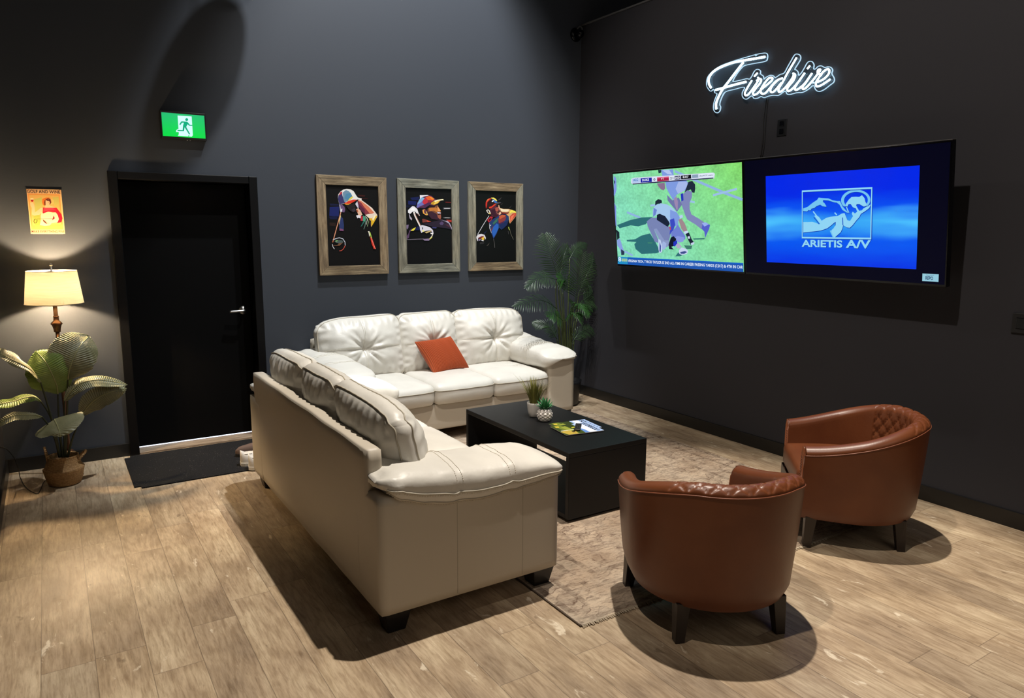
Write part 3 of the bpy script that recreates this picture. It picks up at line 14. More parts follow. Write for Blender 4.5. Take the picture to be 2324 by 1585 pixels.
NEON_EDGE=[(-2.24,3.0),(-2.136,3.002),(-1.957,2.994),(-1.83,2.98),(-1.747,2.949),(-1.705,2.915),(-1.698,2.864),(-1.719,2.826),(-1.748,2.804),(-1.775,2.815),(-1.789,2.786),(-1.812,2.773),(-1.789,2.723),(-1.782,2.677),(-1.794,2.644),(-1.823,2.628),(-1.849,2.637),(-1.857,2.667),(-1.846,2.692),(-1.862,2.736),(-1.897,2.776),(-1.987,2.782),(-2.081,2.783),(-2.064,2.746),(-2.072,2.711),(-2.106,2.692),(-2.144,2.706),(-2.161,2.707),(-2.18,2.687),(-2.215,2.685),(-2.242,2.692),(-2.271,2.68),(-2.311,2.685),(-2.351,2.685),(-2.398,2.678),(-2.451,2.699),(-2.469,2.678),(-2.495,2.67),(-2.551,2.673),(-2.601,2.669),(-2.648,2.684),(-2.683,2.702),(-2.703,2.671),(-2.731,2.655),(-2.768,2.661),(-2.812,2.684),(-2.839,2.7),(-2.84,2.724),(-2.82,2.757),(-2.824,2.78),(-2.808,2.8),(-2.785,2.808),(-2.762,2.807),(-2.734,2.823),(-2.708,2.823),(-2.691,2.811),(-2.676,2.813),(-2.676,2.841),(-2.657,2.865),(-2.633,2.869),(-2.616,2.857),(-2.6,2.832),(-2.578,2.803),(-2.559,2.79),(-2.552,2.812),(-2.535,2.83),(-2.522,2.838),(-2.542,2.865),(-2.564,2.897),(-2.559,2.923),(-2.533,2.938),(-2.511,2.934),(-2.489,2.905),(-2.46,2.864),(-2.434,2.827),(-2.399,2.822),(-2.361,2.808),(-2.34,2.824),(-2.313,2.831),(-2.28,2.824),(-2.261,2.813),(-2.252,2.836),(-2.227,2.854),(-2.222,2.879),(-2.193,2.894),(-2.166,2.883),(-2.147,2.854),(-2.127,2.835),(-2.099,2.842),(-2.041,2.841),(-1.983,2.841),(-1.967,2.847),(-1.994,2.885),(-2.035,2.922),(-2.07,2.941),(-2.141,2.942),(-2.258,2.938),(-2.28,2.954),(-2.275,2.987)]
NEON_CORD=[[(-2.274,2.685),(-2.263,2.61),(-2.257,2.502),(-2.262,2.391),(-2.249,2.248)],[(-2.286,2.683),(-2.279,2.575),(-2.277,2.472),(-2.277,2.335),(-2.263,2.247)]]
LEAVES=[([(-4.574,-0.5,0.715),(-4.563,-0.52,0.77),(-4.542,-0.53,0.834),(-4.511,-0.52,0.895),(-4.474,-0.48,0.946),(-4.427,-0.4,0.98)],0.155,0.125,(-0.1,-1,0.25),0),([(-4.638,-0.45,0.617),(-4.639,-0.5,0.68),(-4.659,-0.54,0.768),(-4.682,-0.54,0.839),(-4.707,-0.5,0.88),(-4.737,-0.44,0.91)],0.135,0.115,(0.0,-1,0.35),1),([(-4.724,-0.55,0.723),(-4.757,-0.62,0.802),(-4.805,-0.68,0.864),(-4.864,-0.72,0.913),(-4.908,-0.74,0.952),(-4.961,-0.72,0.986)],0.04,0.085,(0.15,-0.55,0.8),0),([(-4.734,-0.5,0.586),(-4.769,-0.52,0.624),(-4.82,-0.55,0.629),(-4.875,-0.58,0.62),(-4.944,-0.6,0.614),(-4.993,-0.58,0.587)],0.05,0.06,(0.0,-0.35,0.95),1),([(-4.734,-0.62,0.51),(-4.764,-0.64,0.529),(-4.813,-0.68,0.547),(-4.874,-0.7,0.555),(-4.925,-0.7,0.533),(-4.967,-0.68,0.497)],0.045,0.05,(0.0,-0.5,0.85),0),([(-4.67,-0.5,0.457),(-4.661,-0.6,0.453),(-4.653,-0.67,0.439),(-4.647,-0.71,0.418),(-4.646,-0.72,0.391)],0.16,0.13,(-0.15,-0.8,0.55),0),([(-4.604,-0.5,0.575),(-4.557,-0.52,0.644),(-4.494,-0.54,0.691),(-4.408,-0.55,0.703),(-4.321,-0.53,0.678),(-4.231,-0.5,0.641)],0.05,0.055,(0.1,-0.6,0.75),0),([(-4.516,-0.45,0.455),(-4.47,-0.48,0.523),(-4.415,-0.5,0.572),(-4.356,-0.51,0.598),(-4.297,-0.5,0.61),(-4.235,-0.46,0.608)],0.07,0.075,(0.25,-0.85,0.3),0)]
PETIOLES=[[(-4.574,-0.5,0.715),(-4.583,-0.48,0.619),(-4.604,-0.45,0.41),(-4.631,-0.44,0.178)],[(-4.638,-0.45,0.617),(-4.644,-0.45,0.493),(-4.648,-0.44,0.337),(-4.648,-0.43,0.178)],[(-4.724,-0.55,0.723),(-4.703,-0.52,0.591),(-4.683,-0.47,0.426),(-4.665,-0.44,0.184)],[(-4.734,-0.5,0.586),(-4.701,-0.48,0.507),(-4.677,-0.46,0.397),(-4.661,-0.44,0.183)],[(-4.734,-0.62,0.51),(-4.707,-0.55,0.438),(-4.679,-0.48,0.326),(-4.661,-0.45,0.186)],[(-4.67,-0.5,0.457),(-4.668,-0.46,0.406),(-4.65,-0.44,0.311),(-4.644,-0.44,0.18)],[(-4.604,-0.5,0.575),(-4.612,-0.47,0.467),(-4.625,-0.45,0.31),(-4.635,-0.44,0.179)],[(-4.516,-0.45,0.455),(-4.545,-0.44,0.384),(-4.583,-0.44,0.29),(-4.618,-0.43,0.173)]]
FRONDS=[([(-0.604,-0.5,1.252),(-0.661,-0.52,1.363),(-0.724,-0.54,1.483),(-0.757,-0.5,1.652)],0.2,(-0.3,-1,0.1)),([(-0.384,-0.48,1.02),(-0.381,-0.5,1.134),(-0.371,-0.52,1.268),(-0.328,-0.52,1.477)],0.22,(-0.2,-1,0.1)),([(-0.525,-0.42,1.245),(-0.491,-0.4,1.354),(-0.451,-0.38,1.452),(-0.381,-0.34,1.55)],0.15,(0.2,-1,0)),([(-0.654,-0.55,1.246),(-0.81,-0.62,1.276),(-0.968,-0.7,1.275),(-1.126,-0.76,1.203)],0.13,(-0.1,-0.7,0.6)),([(-0.612,-0.5,0.967),(-0.805,-0.6,1.051),(-0.989,-0.68,1.077),(-1.238,-0.74,1.044)],0.14,(-0.1,-0.7,0.6)),([(-0.462,-0.52,0.96),(-0.468,-0.6,1.013),(-0.461,-0.68,1.008),(-0.408,-0.72,0.933)],0.13,(0.1,-0.7,0.7)),([(-0.395,-0.45,0.973),(-0.243,-0.42,0.985),(-0.048,-0.36,0.97),(0.157,-0.28,0.886)],0.08,(0.2,-0.7,0.6)),([(-0.396,-0.4,1.43),(-0.326,-0.38,1.506),(-0.225,-0.34,1.549),(-0.121,-0.3,1.57)],0.09,(0.1,-0.8,0.5)),([(-0.29,-0.42,1.101),(-0.192,-0.4,1.256),(-0.09,-0.36,1.366),(0.0,-0.3,1.466)],0.15,(0.2,-1,0.1)),([(-0.386,-0.45,0.619),(-0.295,-0.44,0.703),(-0.148,-0.4,0.734),(0.068,-0.32,0.716)],0.11,(0.1,-0.8,0.5)),([(-0.57,-0.45,0.667),(-0.619,-0.44,0.749),(-0.66,-0.42,0.805),(-0.781,-0.36,0.829)],0.1,(-0.1,-0.8,0.5)),([(-0.526,-0.48,0.848),(-0.647,-0.55,0.907),(-0.724,-0.6,0.939),(-0.819,-0.66,0.918)],0.12,(-0.2,-0.8,0.5)),([(-0.498,-0.48,0.847),(-0.497,-0.55,0.921),(-0.48,-0.6,0.925),(-0.411,-0.62,0.89)],0.13,(0.2,-0.8,0.5)),([(-0.51,-0.45,1.113),(-0.507,-0.5,1.183),(-0.537,-0.52,1.24),(-0.648,-0.56,1.257)],0.14,(-0.2,-0.9,0.3)),([(-0.204,-0.35,1.0),(-0.018,-0.3,1.081),(0.12,-0.24,1.142),(0.198,-0.18,1.208)],0.13,(0.1,-0.9,0.3))]
PALM_STEMS=[[(-0.604,-0.5,1.252),(-0.549,-0.45,1.026),(-0.502,-0.43,0.796),(-0.454,-0.42,0.214)],[(-0.384,-0.48,1.02),(-0.392,-0.45,0.848),(-0.394,-0.43,0.674),(-0.397,-0.42,0.208)],[(-0.525,-0.42,1.245),(-0.499,-0.42,1.021),(-0.464,-0.42,0.678),(-0.44,-0.42,0.213)],[(-0.654,-0.55,1.246),(-0.613,-0.48,1.086),(-0.551,-0.44,0.8),(-0.469,-0.42,0.216)],[(-0.612,-0.5,0.967),(-0.545,-0.45,0.801),(-0.469,-0.42,0.216)],[(-0.462,-0.52,0.96),(-0.419,-0.45,0.793),(-0.411,-0.42,0.21)],[(-0.395,-0.45,0.973),(-0.375,-0.42,0.786),(-0.397,-0.42,0.208)],[(-0.396,-0.4,1.43),(-0.418,-0.42,1.129),(-0.422,-0.42,0.675),(-0.419,-0.42,0.211)],[(-0.29,-0.42,1.101),(-0.327,-0.42,0.898),(-0.365,-0.42,0.671),(-0.383,-0.42,0.207)],[(-0.386,-0.45,0.619),(-0.39,-0.43,0.501),(-0.397,-0.42,0.208)],[(-0.57,-0.45,0.667),(-0.524,-0.43,0.513),(-0.454,-0.42,0.214)],[(-0.526,-0.48,0.848),(-0.486,-0.44,0.682),(-0.44,-0.42,0.213)],[(-0.498,-0.48,0.847),(-0.458,-0.44,0.68),(-0.426,-0.42,0.211)],[(-0.51,-0.45,1.113),(-0.484,-0.44,0.909),(-0.433,-0.42,0.212)],[(-0.204,-0.35,1.0),(-0.309,-0.4,0.78),(-0.375,-0.42,0.206)]]
LAMP_CORD=[(-4.972,-0.55,0.33),(-4.936,-0.6,0.326),(-4.902,-0.62,0.268),(-4.886,-0.62,0.193),(-4.899,-0.265,0.03),(-4.863,-0.439,0.006),(-4.806,-0.597,0.006),(-4.785,-0.526,0.006),(-4.771,-0.388,0.006),(-4.751,-0.339,0.006)]
# ------------------------------------------------------------------ helpers
def link(o,parent=None):
    COL.objects.link(o)
    if parent is not None: o.parent=parent
    return o
def tag(o,label=None,cat=None,group=None,kind=None):
    if label: o['label']=label
    if cat: o['category']=cat
    if group: o['group']=group
    if kind: o['kind']=kind
    return o
def empty(name,loc,rz=0,label=None,cat=None,group=None):
    o=bpy.data.objects.new(name,None); o.empty_display_size=.1; link(o)
    o.location=loc; o.rotation_euler=(0,0,rz)
    return tag(o,label,cat,group)
def finish(name,bm,mat,parent=None,smooth=True,loc=None,recalc=True):
    if recalc: bmesh.ops.recalc_face_normals(bm,faces=bm.faces)
    me=bpy.data.meshes.new(name); bm.to_mesh(me); bm.free()
    if isinstance(mat,(list,tuple)):
        for m in mat: me.materials.append(m)
    else: me.materials.append(mat)
    if smooth:
        for p in me.polygons: p.use_smooth=True
    o=bpy.data.objects.new(name,me); link(o,parent)
    if loc: o.location=loc
    return o
def struct(name,bm,mat,smooth=False):
    return tag(finish(name,bm,mat,None,smooth),kind='structure')
def box(bm,x0,x1,y0,y1,z0,z1,bev=0,seg=2,mi=0,mtx=None):
    vs=[bm.verts.new((x,y,z)) for x in(x0,x1) for y in(y0,y1) for z in(z0,z1)]
    fs=[bm.faces.new([vs[i] for i in q]) for q in((0,1,3,2),(4,6,7,5),(0,4,5,1),(2,3,7,6),(0,2,6,4),(1,5,7,3))]
    for f in fs: f.material_index=mi
    if bev>0:
        es=list({e for f in fs for e in f.edges})
        r=bmesh.ops.bevel(bm,geom=es,offset=bev,segments=seg,affect='EDGES',profile=.5)
        for f in r['faces']: f.material_index=mi
        vs=list({v for f in r['faces'] for v in f.verts}|{v for v in vs if v.is_valid})
    if mtx is not None: bmesh.ops.transform(bm,matrix=mtx,verts=vs)
    return vs
def tube(bm,pts,r,n=8,cap=True,closed=False,mi=0):
    pts=[Vector(p) for p in pts]; N=len(pts)
    rr=r if isinstance(r,(list,tuple)) else [r]*N
    rings=[];prev=None
    for i,p in enumerate(pts):
        a=pts[(i-1)%N] if (i>0 or closed) else p; b=pts[(i+1)%N] if (i<N-1 or closed) else p
        t=(b-a)
        if t.length<1e-9: t=Vector((0,0,1))
        t.normalize()
        if prev is None:
            u=Vector((0,0,1)) if abs(t.z)<.9 else Vector((1,0,0))
            u=(u-t*u.dot(t)).normalized()
        else:
            u=prev-t*prev.dot(t)
            u=u.normalized() if u.length>1e-6 else t.orthogonal().normalized()
        prev=u; w=t.cross(u)
        rings.append([bm.verts.new(p+(u*math.cos(k*2*PI/n)+w*math.sin(k*2*PI/n))*rr[i]) for k in range(n)])
    M=N if closed else N-1
    for i in range(M):
        A=rings[i];B=rings[(i+1)%N]
        for k in range(n):
            f=bm.faces.new((A[k],A[(k+1)%n],B[(k+1)%n],B[k])); f.material_index=mi
    if cap and not closed:
        for q in (rings[0][::-1],rings[-1]):
            f=bm.faces.new(q); f.material_index=mi
    return rings
def cr(pts,m=6,closed=False):
    P=[Vector(p) for p in pts];N=len(P);out=[]
    def g(i): return P[i%N] if closed else P[max(0,min(N-1,i))]
    for i in range(N if closed else N-1):
        a,b,c,d=g(i-1),g(i),g(i+1),g(i+2)
        for k in range(m):
            t=k/m
            out.append(.5*((2*b)+(c-a)*t+(2*a-5*b+4*c-d)*t*t+(3*b-a-3*c+d)*t**3))
    if not closed: out.append(P[-1])
    return out
def lathe(bm,prof,n=32,cx=0,cy=0,mi=0,fn=None):
    rings=[]
    for r,z in prof:
        rings.append([bm.verts.new(((cx+(fn(k/n,z) if fn else 1)*r*math.cos(2*PI*k/n)),(cy+(fn(k/n,z) if fn else 1)*r*math.sin(2*PI*k/n)),z)) for k in range(n)])
    for A,B in zip(rings,rings[1:]):
        for k in range(n):
            f=bm.faces.new((A[k],A[(k+1)%n],B[(k+1)%n],B[k]));f.material_index=mi
    for q,(r,z) in ((rings[0][::-1],prof[0]),(rings[-1],prof[-1])):
        if r>1e-5 and r<.02*0+9: f=bm.faces.new(q);f.material_index=mi
    return rings
def gridmesh(bm,rows,wrap=False,mi=0):
    V=[[bm.verts.new(p) for p in r] for r in rows]
    for A,B in zip(V,V[1:]):
        n=len(A)
        for k in range(n if wrap else n-1):
            f=bm.faces.new((A[k],A[(k+1)%n],B[(k+1)%n],B[k]));f.material_index=mi
    return V
def cubegrid(bm,nx,ny,nz,fn):
    """closed box surface of grid cells, each point (a,b,c in -1..1) mapped by fn"""
    d={}
    def v(i,j,k):
        key=(i,j,k)
        if key not in d: d[key]=bm.verts.new(fn(2*i/nx-1,2*j/ny-1,2*k/nz-1))
        return d[key]
    def quad(a,b,c,e): bm.faces.new((v(*a),v(*b),v(*c),v(*e)))
    for i in range(nx):
        for j in range(ny):
            quad((i,j,0),(i,j+1,0),(i+1,j+1,0),(i+1,j,0)); quad((i,j,nz),(i+1,j,nz),(i+1,j+1,nz),(i,j+1,nz))
    for i in range(nx):
        for k in range(nz):
            quad((i,0,k),(i+1,0,k),(i+1,0,k+1),(i,0,k+1)); quad((i,ny,k),(i,ny,k+1),(i+1,ny,k+1),(i+1,ny,k))
    for j in range(ny):
        for k in range(nz):
            quad((0,j,k),(0,j,k+1),(0,j+1,k+1),(0,j+1,k)); quad((nx,j,k),(nx,j+1,k),(nx,j+1,k+1),(nx,j,k+1))
def rnd(p,s,r):
    q=Vector([max(-(s[i]-r),min(s[i]-r,p[i])) for i in range(3)]); d=Vector(p)-q
    return q+d.normalized()*r if d.length>1e-9 else Vector(p)
def copy_tree(o,parent=None):
    c=o.copy(); link(c,parent)
    for ch in o.children: copy_tree(ch,c)
    return c
# ------------------------------------------------------------------ materials
def s2l(h):
    f=lambda v:(v/12.92 if v<=.04045 else ((v+.055)/1.055)**2.4)
    return tuple(f(int(h[i:i+2],16)/255) for i in(0,2,4))
def mat(name,col=(.5,.5,.5),rough=.5,metal=0,**k):
    m=bpy.data.materials.new(name); m.use_nodes=True; nt=m.node_tree; b=nt.nodes['Principled BSDF']
    if isinstance(col,str): col=s2l(col)
    b.inputs['Base Color'].default_value=(*col,1); b.inputs['Roughness'].default_value=rough; b.inputs['Metallic'].default_value=metal
    for kk,v in k.items():
        b.inputs[kk.replace('_',' ')].default_value=v if not isinstance(v,tuple) else (*v,1)
    return m
def nodes(m): nt=m.node_tree; return nt,nt.nodes,nt.links,nt.nodes['Principled BSDF']
def noisebump(m,scale,strength,dist=.002,colvar=0,col2=None,cscale=4,detail=6,tc='Object',stretch=None,rvar=0):
    nt,N,L,b=nodes(m)
    t=N.new('ShaderNodeTexCoord'); src=t.outputs[tc]
    if stretch:
        mp=N.new('ShaderNodeMapping'); mp.inputs['Scale'].default_value=stretch; L.new(src,mp.inputs[0]); src=mp.outputs[0]
    if strength:
        n=N.new('ShaderNodeTexNoise'); n.inputs['Scale'].default_value=scale; n.inputs['Detail'].default_value=detail; L.new(src,n.inputs[0])
        bp=N.new('ShaderNodeBump'); bp.inputs['Strength'].default_value=strength; bp.inputs['Distance'].default_value=dist
        L.new(n.outputs[0],bp.inputs['Height']); L.new(bp.outputs[0],b.inputs['Normal'])
    if col2:
        if isinstance(col2,str): col2=s2l(col2)
        n2=N.new('ShaderNodeTexNoise'); n2.inputs['Scale'].default_value=cscale; n2.inputs['Detail'].default_value=5; L.new(src,n2.inputs[0])
        r=N.new('ShaderNodeValToRGB'); r.color_ramp.elements[0].position=.35; r.color_ramp.elements[1].position=.65
        r.color_ramp.elements[0].color=b.inputs['Base Color'].default_value; r.color_ramp.elements[1].color=(*col2,1)
        L.new(n2.outputs[0],r.inputs[0]); L.new(r.outputs[0],b.inputs['Base Color'])
    return m
def emis(name,col,st):
    m=bpy.data.materials.new(name); m.use_nodes=True; b=m.node_tree.nodes['Principled BSDF']
    if isinstance(col,str): col=s2l(col)
    b.inputs['Base Color'].default_value=(0,0,0,1); b.inputs['Emission Color'].default_value=(*col,1); b.inputs['Emission Strength'].default_value=st
    b.inputs['Roughness'].default_value=.4
    return m
def vcol(name,emit=0,rough=.6,spec=.3):
    m=bpy.data.materials.new(name); m.use_nodes=True; nt,N,L,b=nodes(m)
    a=N.new('ShaderNodeVertexColor'); a.layer_name='Col'
    b.inputs['Roughness'].default_value=rough; b.inputs['Specular IOR Level'].default_value=spec
    if emit:
        b.inputs['Base Color'].default_value=(0,0,0,1); L.new(a.outputs[0],b.inputs['Emission Color']); b.inputs['Emission Strength'].default_value=emit
    else: L.new(a.outputs[0],b.inputs['Base Color'])
    return m
def ramp(N,stops):
    r=N.new('ShaderNodeValToRGB'); e=r.color_ramp.elements
    while len(e)<len(stops): e.new(.5)
    for x,(p,c) in zip(e,stops):
        x.position=p; x.color=(*(s2l(c) if isinstance(c,str) else c),1)
    return r
def mth(N,L,op,a,b=None,c=None):
    n=N.new('ShaderNodeMath'); n.operation=op
    for i,v in enumerate((a,b,c)):
        if v is None: continue
        if hasattr(v,'is_output'): L.new(v,n.inputs[i])
        else: n.inputs[i].default_value=v
    return n.outputs[0]
def mix(N,L,f,a,b,mode='MIX'):
    n=N.new('ShaderNodeMix'); n.data_type='RGBA'; n.blend_type=mode
    for s,v in ((0,f),(6,a),(7,b)):
        if hasattr(v,'is_output'): L.new(v,n.inputs[s])
        elif s==0: n.inputs[0].default_value=v
        else: n.inputs[s].default_value=(*(s2l(v) if isinstance(v,str) else v),1)
    return n.outputs[2]
def floor_mat():
    m=mat('floor_planks',rough=.42); nt,N,L,b=nodes(m)
    t=N.new('ShaderNodeTexCoord'); sp=N.new('ShaderNodeSeparateXYZ'); L.new(t.outputs['Object'],sp.inputs[0])
    xs=mth(N,L,'DIVIDE',mth(N,L,'ADD',sp.outputs[0],20.105),.1825); row=mth(N,L,'FLOOR',xs); fx=mth(N,L,'FRACT',xs)
    wn=N.new('ShaderNodeTexWhiteNoise'); wn.noise_dimensions='1D'; L.new(row,wn.inputs['W'])
    ys=mth(N,L,'ADD',mth(N,L,'DIVIDE',mth(N,L,'ADD',sp.outputs[1],20.0),1.22),mth(N,L,'MULTIPLY',wn.outputs[0],7.0)); col=mth(N,L,'FLOOR',ys); fy=mth(N,L,'FRACT',ys)
    idv=N.new('ShaderNodeCombineXYZ'); L.new(row,idv.inputs[0]); L.new(col,idv.inputs[1])
    w2=N.new('ShaderNodeTexWhiteNoise'); w2.noise_dimensions='2D'; L.new(idv.outputs[0],w2.inputs[0])
    # offset per plank so grain breaks at seams
    vm=N.new('ShaderNodeVectorMath'); vm.operation='MULTIPLY_ADD'; L.new(w2.outputs['Color'],vm.inputs[0]); vm.inputs[1].default_value=(7,7,7); L.new(t.outputs['Object'],vm.inputs[2])
    def nz(scale,st,det=6,rough=.55,dist=0):
        mp=N.new('ShaderNodeMapping'); mp.inputs['Scale'].default_value=st; L.new(vm.outputs[0],mp.inputs[0])
        n=N.new('ShaderNodeTexNoise'); n.inputs['Scale'].default_value=scale; n.inputs['Detail'].default_value=det; n.inputs['Roughness'].default_value=rough; n.inputs['Distortion'].default_value=dist; L.new(mp.outputs[0],n.inputs[0]); return n.outputs[0]
    cloud=nz(3.2,(1.6,.8,1)); grain=nz(14,(5,.5,1),8,.7,.6); fine=nz(40,(4,.35,1),4,.7)
    base=ramp(N,[(.26,'8f7d68'),(.5,'b09c82'),(.74,'cfbea2')]); L.new(cloud,base.inputs[0])
    g=ramp(N,[(.3,(.62,.57,.52)),(.55,(1,1,1)),(.75,(1.12,1.12,1.12))]); L.new(grain,g.inputs[0])
    c=mix(N,L,.95,base.outputs[0],g.outputs[0],'MULTIPLY')
    g2=ramp(N,[(.32,(.78,.76,.74)),(.5,(1,1,1))]); L.new(fine,g2.inputs[0]); c=mix(N,L,.85,c,g2.outputs[0],'MULTIPLY')
    # cathedral rings
    mp=N.new('ShaderNodeMapping'); mp.inputs['Scale'].default_value=(1.0,.16,1); L.new(vm.outputs[0],mp.inputs[0])
    nn=N.new('ShaderNodeTexNoise'); nn.inputs['Scale'].default_value=6; nn.inputs['Detail'].default_value=1.5; L.new(mp.outputs[0],nn.inputs[0])
    ring=mth(N,L,'SINE',mth(N,L,'MULTIPLY',nn.outputs[0],70.0)); rr=ramp(N,[(.0,(.80,.77,.73)),(.45,(1,1,1))]); L.new(mth(N,L,'MULTIPLY_ADD',ring,.5,.5),rr.inputs[0])
    c=mix(N,L,.6,c,rr.outputs[0],'MULTIPLY')
    # plank to plank tone
    tn=ramp(N,[(0,(.82,.81,.81)),(.5,(1,.98,.96)),(1,(1.1,1.08,1.04))]); L.new(w2.outputs[0],tn.inputs[0]); c=mix(N,L,.9,c,tn.outputs[0],'MULTIPLY')
    # whitewash flecks and dark knots
    fl=nz(5.5,(2.6,.9,1),6,.62,.9); fr=ramp(N,[(.64,(0,0,0)),(.70,(1,1,1))]); L.new(fl,fr.inputs[0]); c=mix(N,L,mth(N,L,'MULTIPLY',fr.outputs[0],.8),c,'e0d2ba')
    kn=nz(7,(2.2,1.2,1),3,.5); kr=ramp(N,[(.25,(1,1,1)),(.30,(0,0,0))]); L.new(kn,kr.inputs[0]); c=mix(N,L,mth(N,L,'MULTIPLY',kr.outputs[0],.5),c,'5a4632')
    # seams
    ex=mth(N,L,'MULTIPLY',mth(N,L,'MINIMUM',fx,mth(N,L,'SUBTRACT',1.0,fx)),.1825); ey=mth(N,L,'MULTIPLY',mth(N,L,'MINIMUM',fy,mth(N,L,'SUBTRACT',1.0,fy)),1.22)
    sm=mth(N,L,'LESS_THAN',mth(N,L,'MINIMUM',ex,ey),.0016); c=mix(N,L,mth(N,L,'MULTIPLY',sm,.5),c,'4c3d30')
    L.new(c,b.inputs['Base Color'])
    bp=N.new('ShaderNodeBump'); bp.inputs['Strength'].default_value=.25; bp.inputs['Distance'].default_value=.002
    L.new(mth(N,L,'SUBTRACT',grain,sm),bp.inputs['Height']); L.new(bp.outputs[0],b.inputs['Normal'])
    L.new(mth(N,L,'MULTIPLY_ADD',grain,.25,.33),b.inputs['Roughness'])
    return m
def wall_mat(name,col,bump=.12,sp=.3):
    m=mat(name,col,.6); m.node_tree.nodes['Principled BSDF'].inputs['Specular IOR Level'].default_value=sp
    return noisebump(m,160,bump,.0015,detail=3)
def rug_mat():
    m=mat('rug_weave',rough=.95,Specular_IOR_Level=.1); nt,N,L,b=nodes(m)
    t=N.new('ShaderNodeTexCoord'); O=t.outputs['Object']
    def nz(scale,st=(1,1,1),det=5,dist=0,rough=.6):
        mp=N.new('ShaderNodeMapping'); mp.inputs['Scale'].default_value=st; L.new(O,mp.inputs[0])
        n=N.new('ShaderNodeTexNoise'); n.inputs['Scale'].default_value=scale; n.inputs['Detail'].default_value=det; n.inputs['Distortion'].default_value=dist; n.inputs['Roughness'].default_value=rough; L.new(mp.outputs[0],n.inputs[0]); return n.outputs[0]
    base=ramp(N,[(.35,'cdb69c'),(.6,'e6d6c0')]); L.new(nz(2.2),base.inputs[0]); c=base.outputs[0]
    # faded motif: bands of scrolls and medallions
    wv=N.new('ShaderNodeTexWave'); wv.wave_type='RINGS'; wv.inputs['Scale'].default_value=3.0; wv.inputs['Distortion'].default_value=9; wv.inputs['Detail'].default_value=3; wv.inputs['Detail Scale'].default_value=2.2; L.new(O,wv.inputs[0])
    mr=ramp(N,[(.55,(0,0,0)),(.72,(1,1,1)),(.9,(.3,.3,.3))]); L.new(wv.outputs[0],mr.inputs[0])
    dn=N.new('ShaderNodeTexNoise'); dn.inputs['Scale'].default_value=7; dn.inputs['Detail'].default_value=3; L.new(O,dn.inputs[0])
    dv=N.new('ShaderNodeVectorMath'); dv.operation='MULTIPLY_ADD'; L.new(dn.outputs['Color'],dv.inputs[0]); dv.inputs[1].default_value=(.35,.35,0); L.new(O,dv.inputs[2])
    vo=N.new('ShaderNodeTexVoronoi'); vo.feature='DISTANCE_TO_EDGE'; vo.inputs['Scale'].default_value=9; L.new(dv.outputs[0],vo.inputs[0])
    vr=ramp(N,[(.02,(1,1,1)),(.16,(0,0,0))]); L.new(vo.outputs[0],vr.inputs[0])
    wear=ramp(N,[(.42,(0,0,0)),(.58,(1,1,1))]); L.new(nz(5,(1,2.4,1),8,.5,.75),wear.inputs[0])
    wear2=ramp(N,[(.45,(0,0,0)),(.6,(1,1,1))]); L.new(nz(3.1,(1.6,1,1),7,1.0,.7),wear2.inputs[0])
    c=mix(N,L,mth(N,L,'MULTIPLY',mth(N,L,'MULTIPLY',mr.outputs[0],wear.outputs[0]),.95),c,'7f6555')
    c=mix(N,L,mth(N,L,'MULTIPLY',mth(N,L,'MULTIPLY',vr.outputs[0],wear2.outputs[0]),.32),c,'8a7062')
    fb=ramp(N,[(.50,(0,0,0)),(.62,(1,1,1))]); L.new(nz(20,(1,4.5,1),8,0,.8),fb.inputs[0]); c=mix(N,L,mth(N,L,'MULTIPLY',fb.outputs[0],.62),c,'8c7260')
    # border lines
    sp=N.new('ShaderNodeSeparateXYZ'); L.new(O,sp.inputs[0])
    dx=mth(N,L,'SUBTRACT',1.185,mth(N,L,'ABSOLUTE',sp.outputs[0])); dy=mth(N,L,'SUBTRACT',1.53,mth(N,L,'ABSOLUTE',sp.outputs[1])); d=mth(N,L,'MINIMUM',dx,dy)
    w2=mth(N,L,'SINE',mth(N,L,'MULTIPLY',d,58.0)); br=mth(N,L,'MULTIPLY',mth(N,L,'GREATER_THAN',w2,.55),mth(N,L,'LESS_THAN',d,.40))
    c=mix(N,L,mth(N,L,'MULTIPLY',mth(N,L,'MULTIPLY',br,wear.outputs[0]),.55),c,'85705f')
    L.new(c,b.inputs['Base Color'])
    n=N.new('ShaderNodeTexNoise'); n.inputs['Scale'].default_value=300; L.new(O,n.inputs[0]); bp=N.new('ShaderNodeBump'); bp.inputs['Strength'].default_value=.7; bp.inputs['Distance'].default_value=.004; L.new(n.outputs[0],bp.inputs['Height']); L.new(bp.outputs[0],b.inputs['Normal'])
    return m
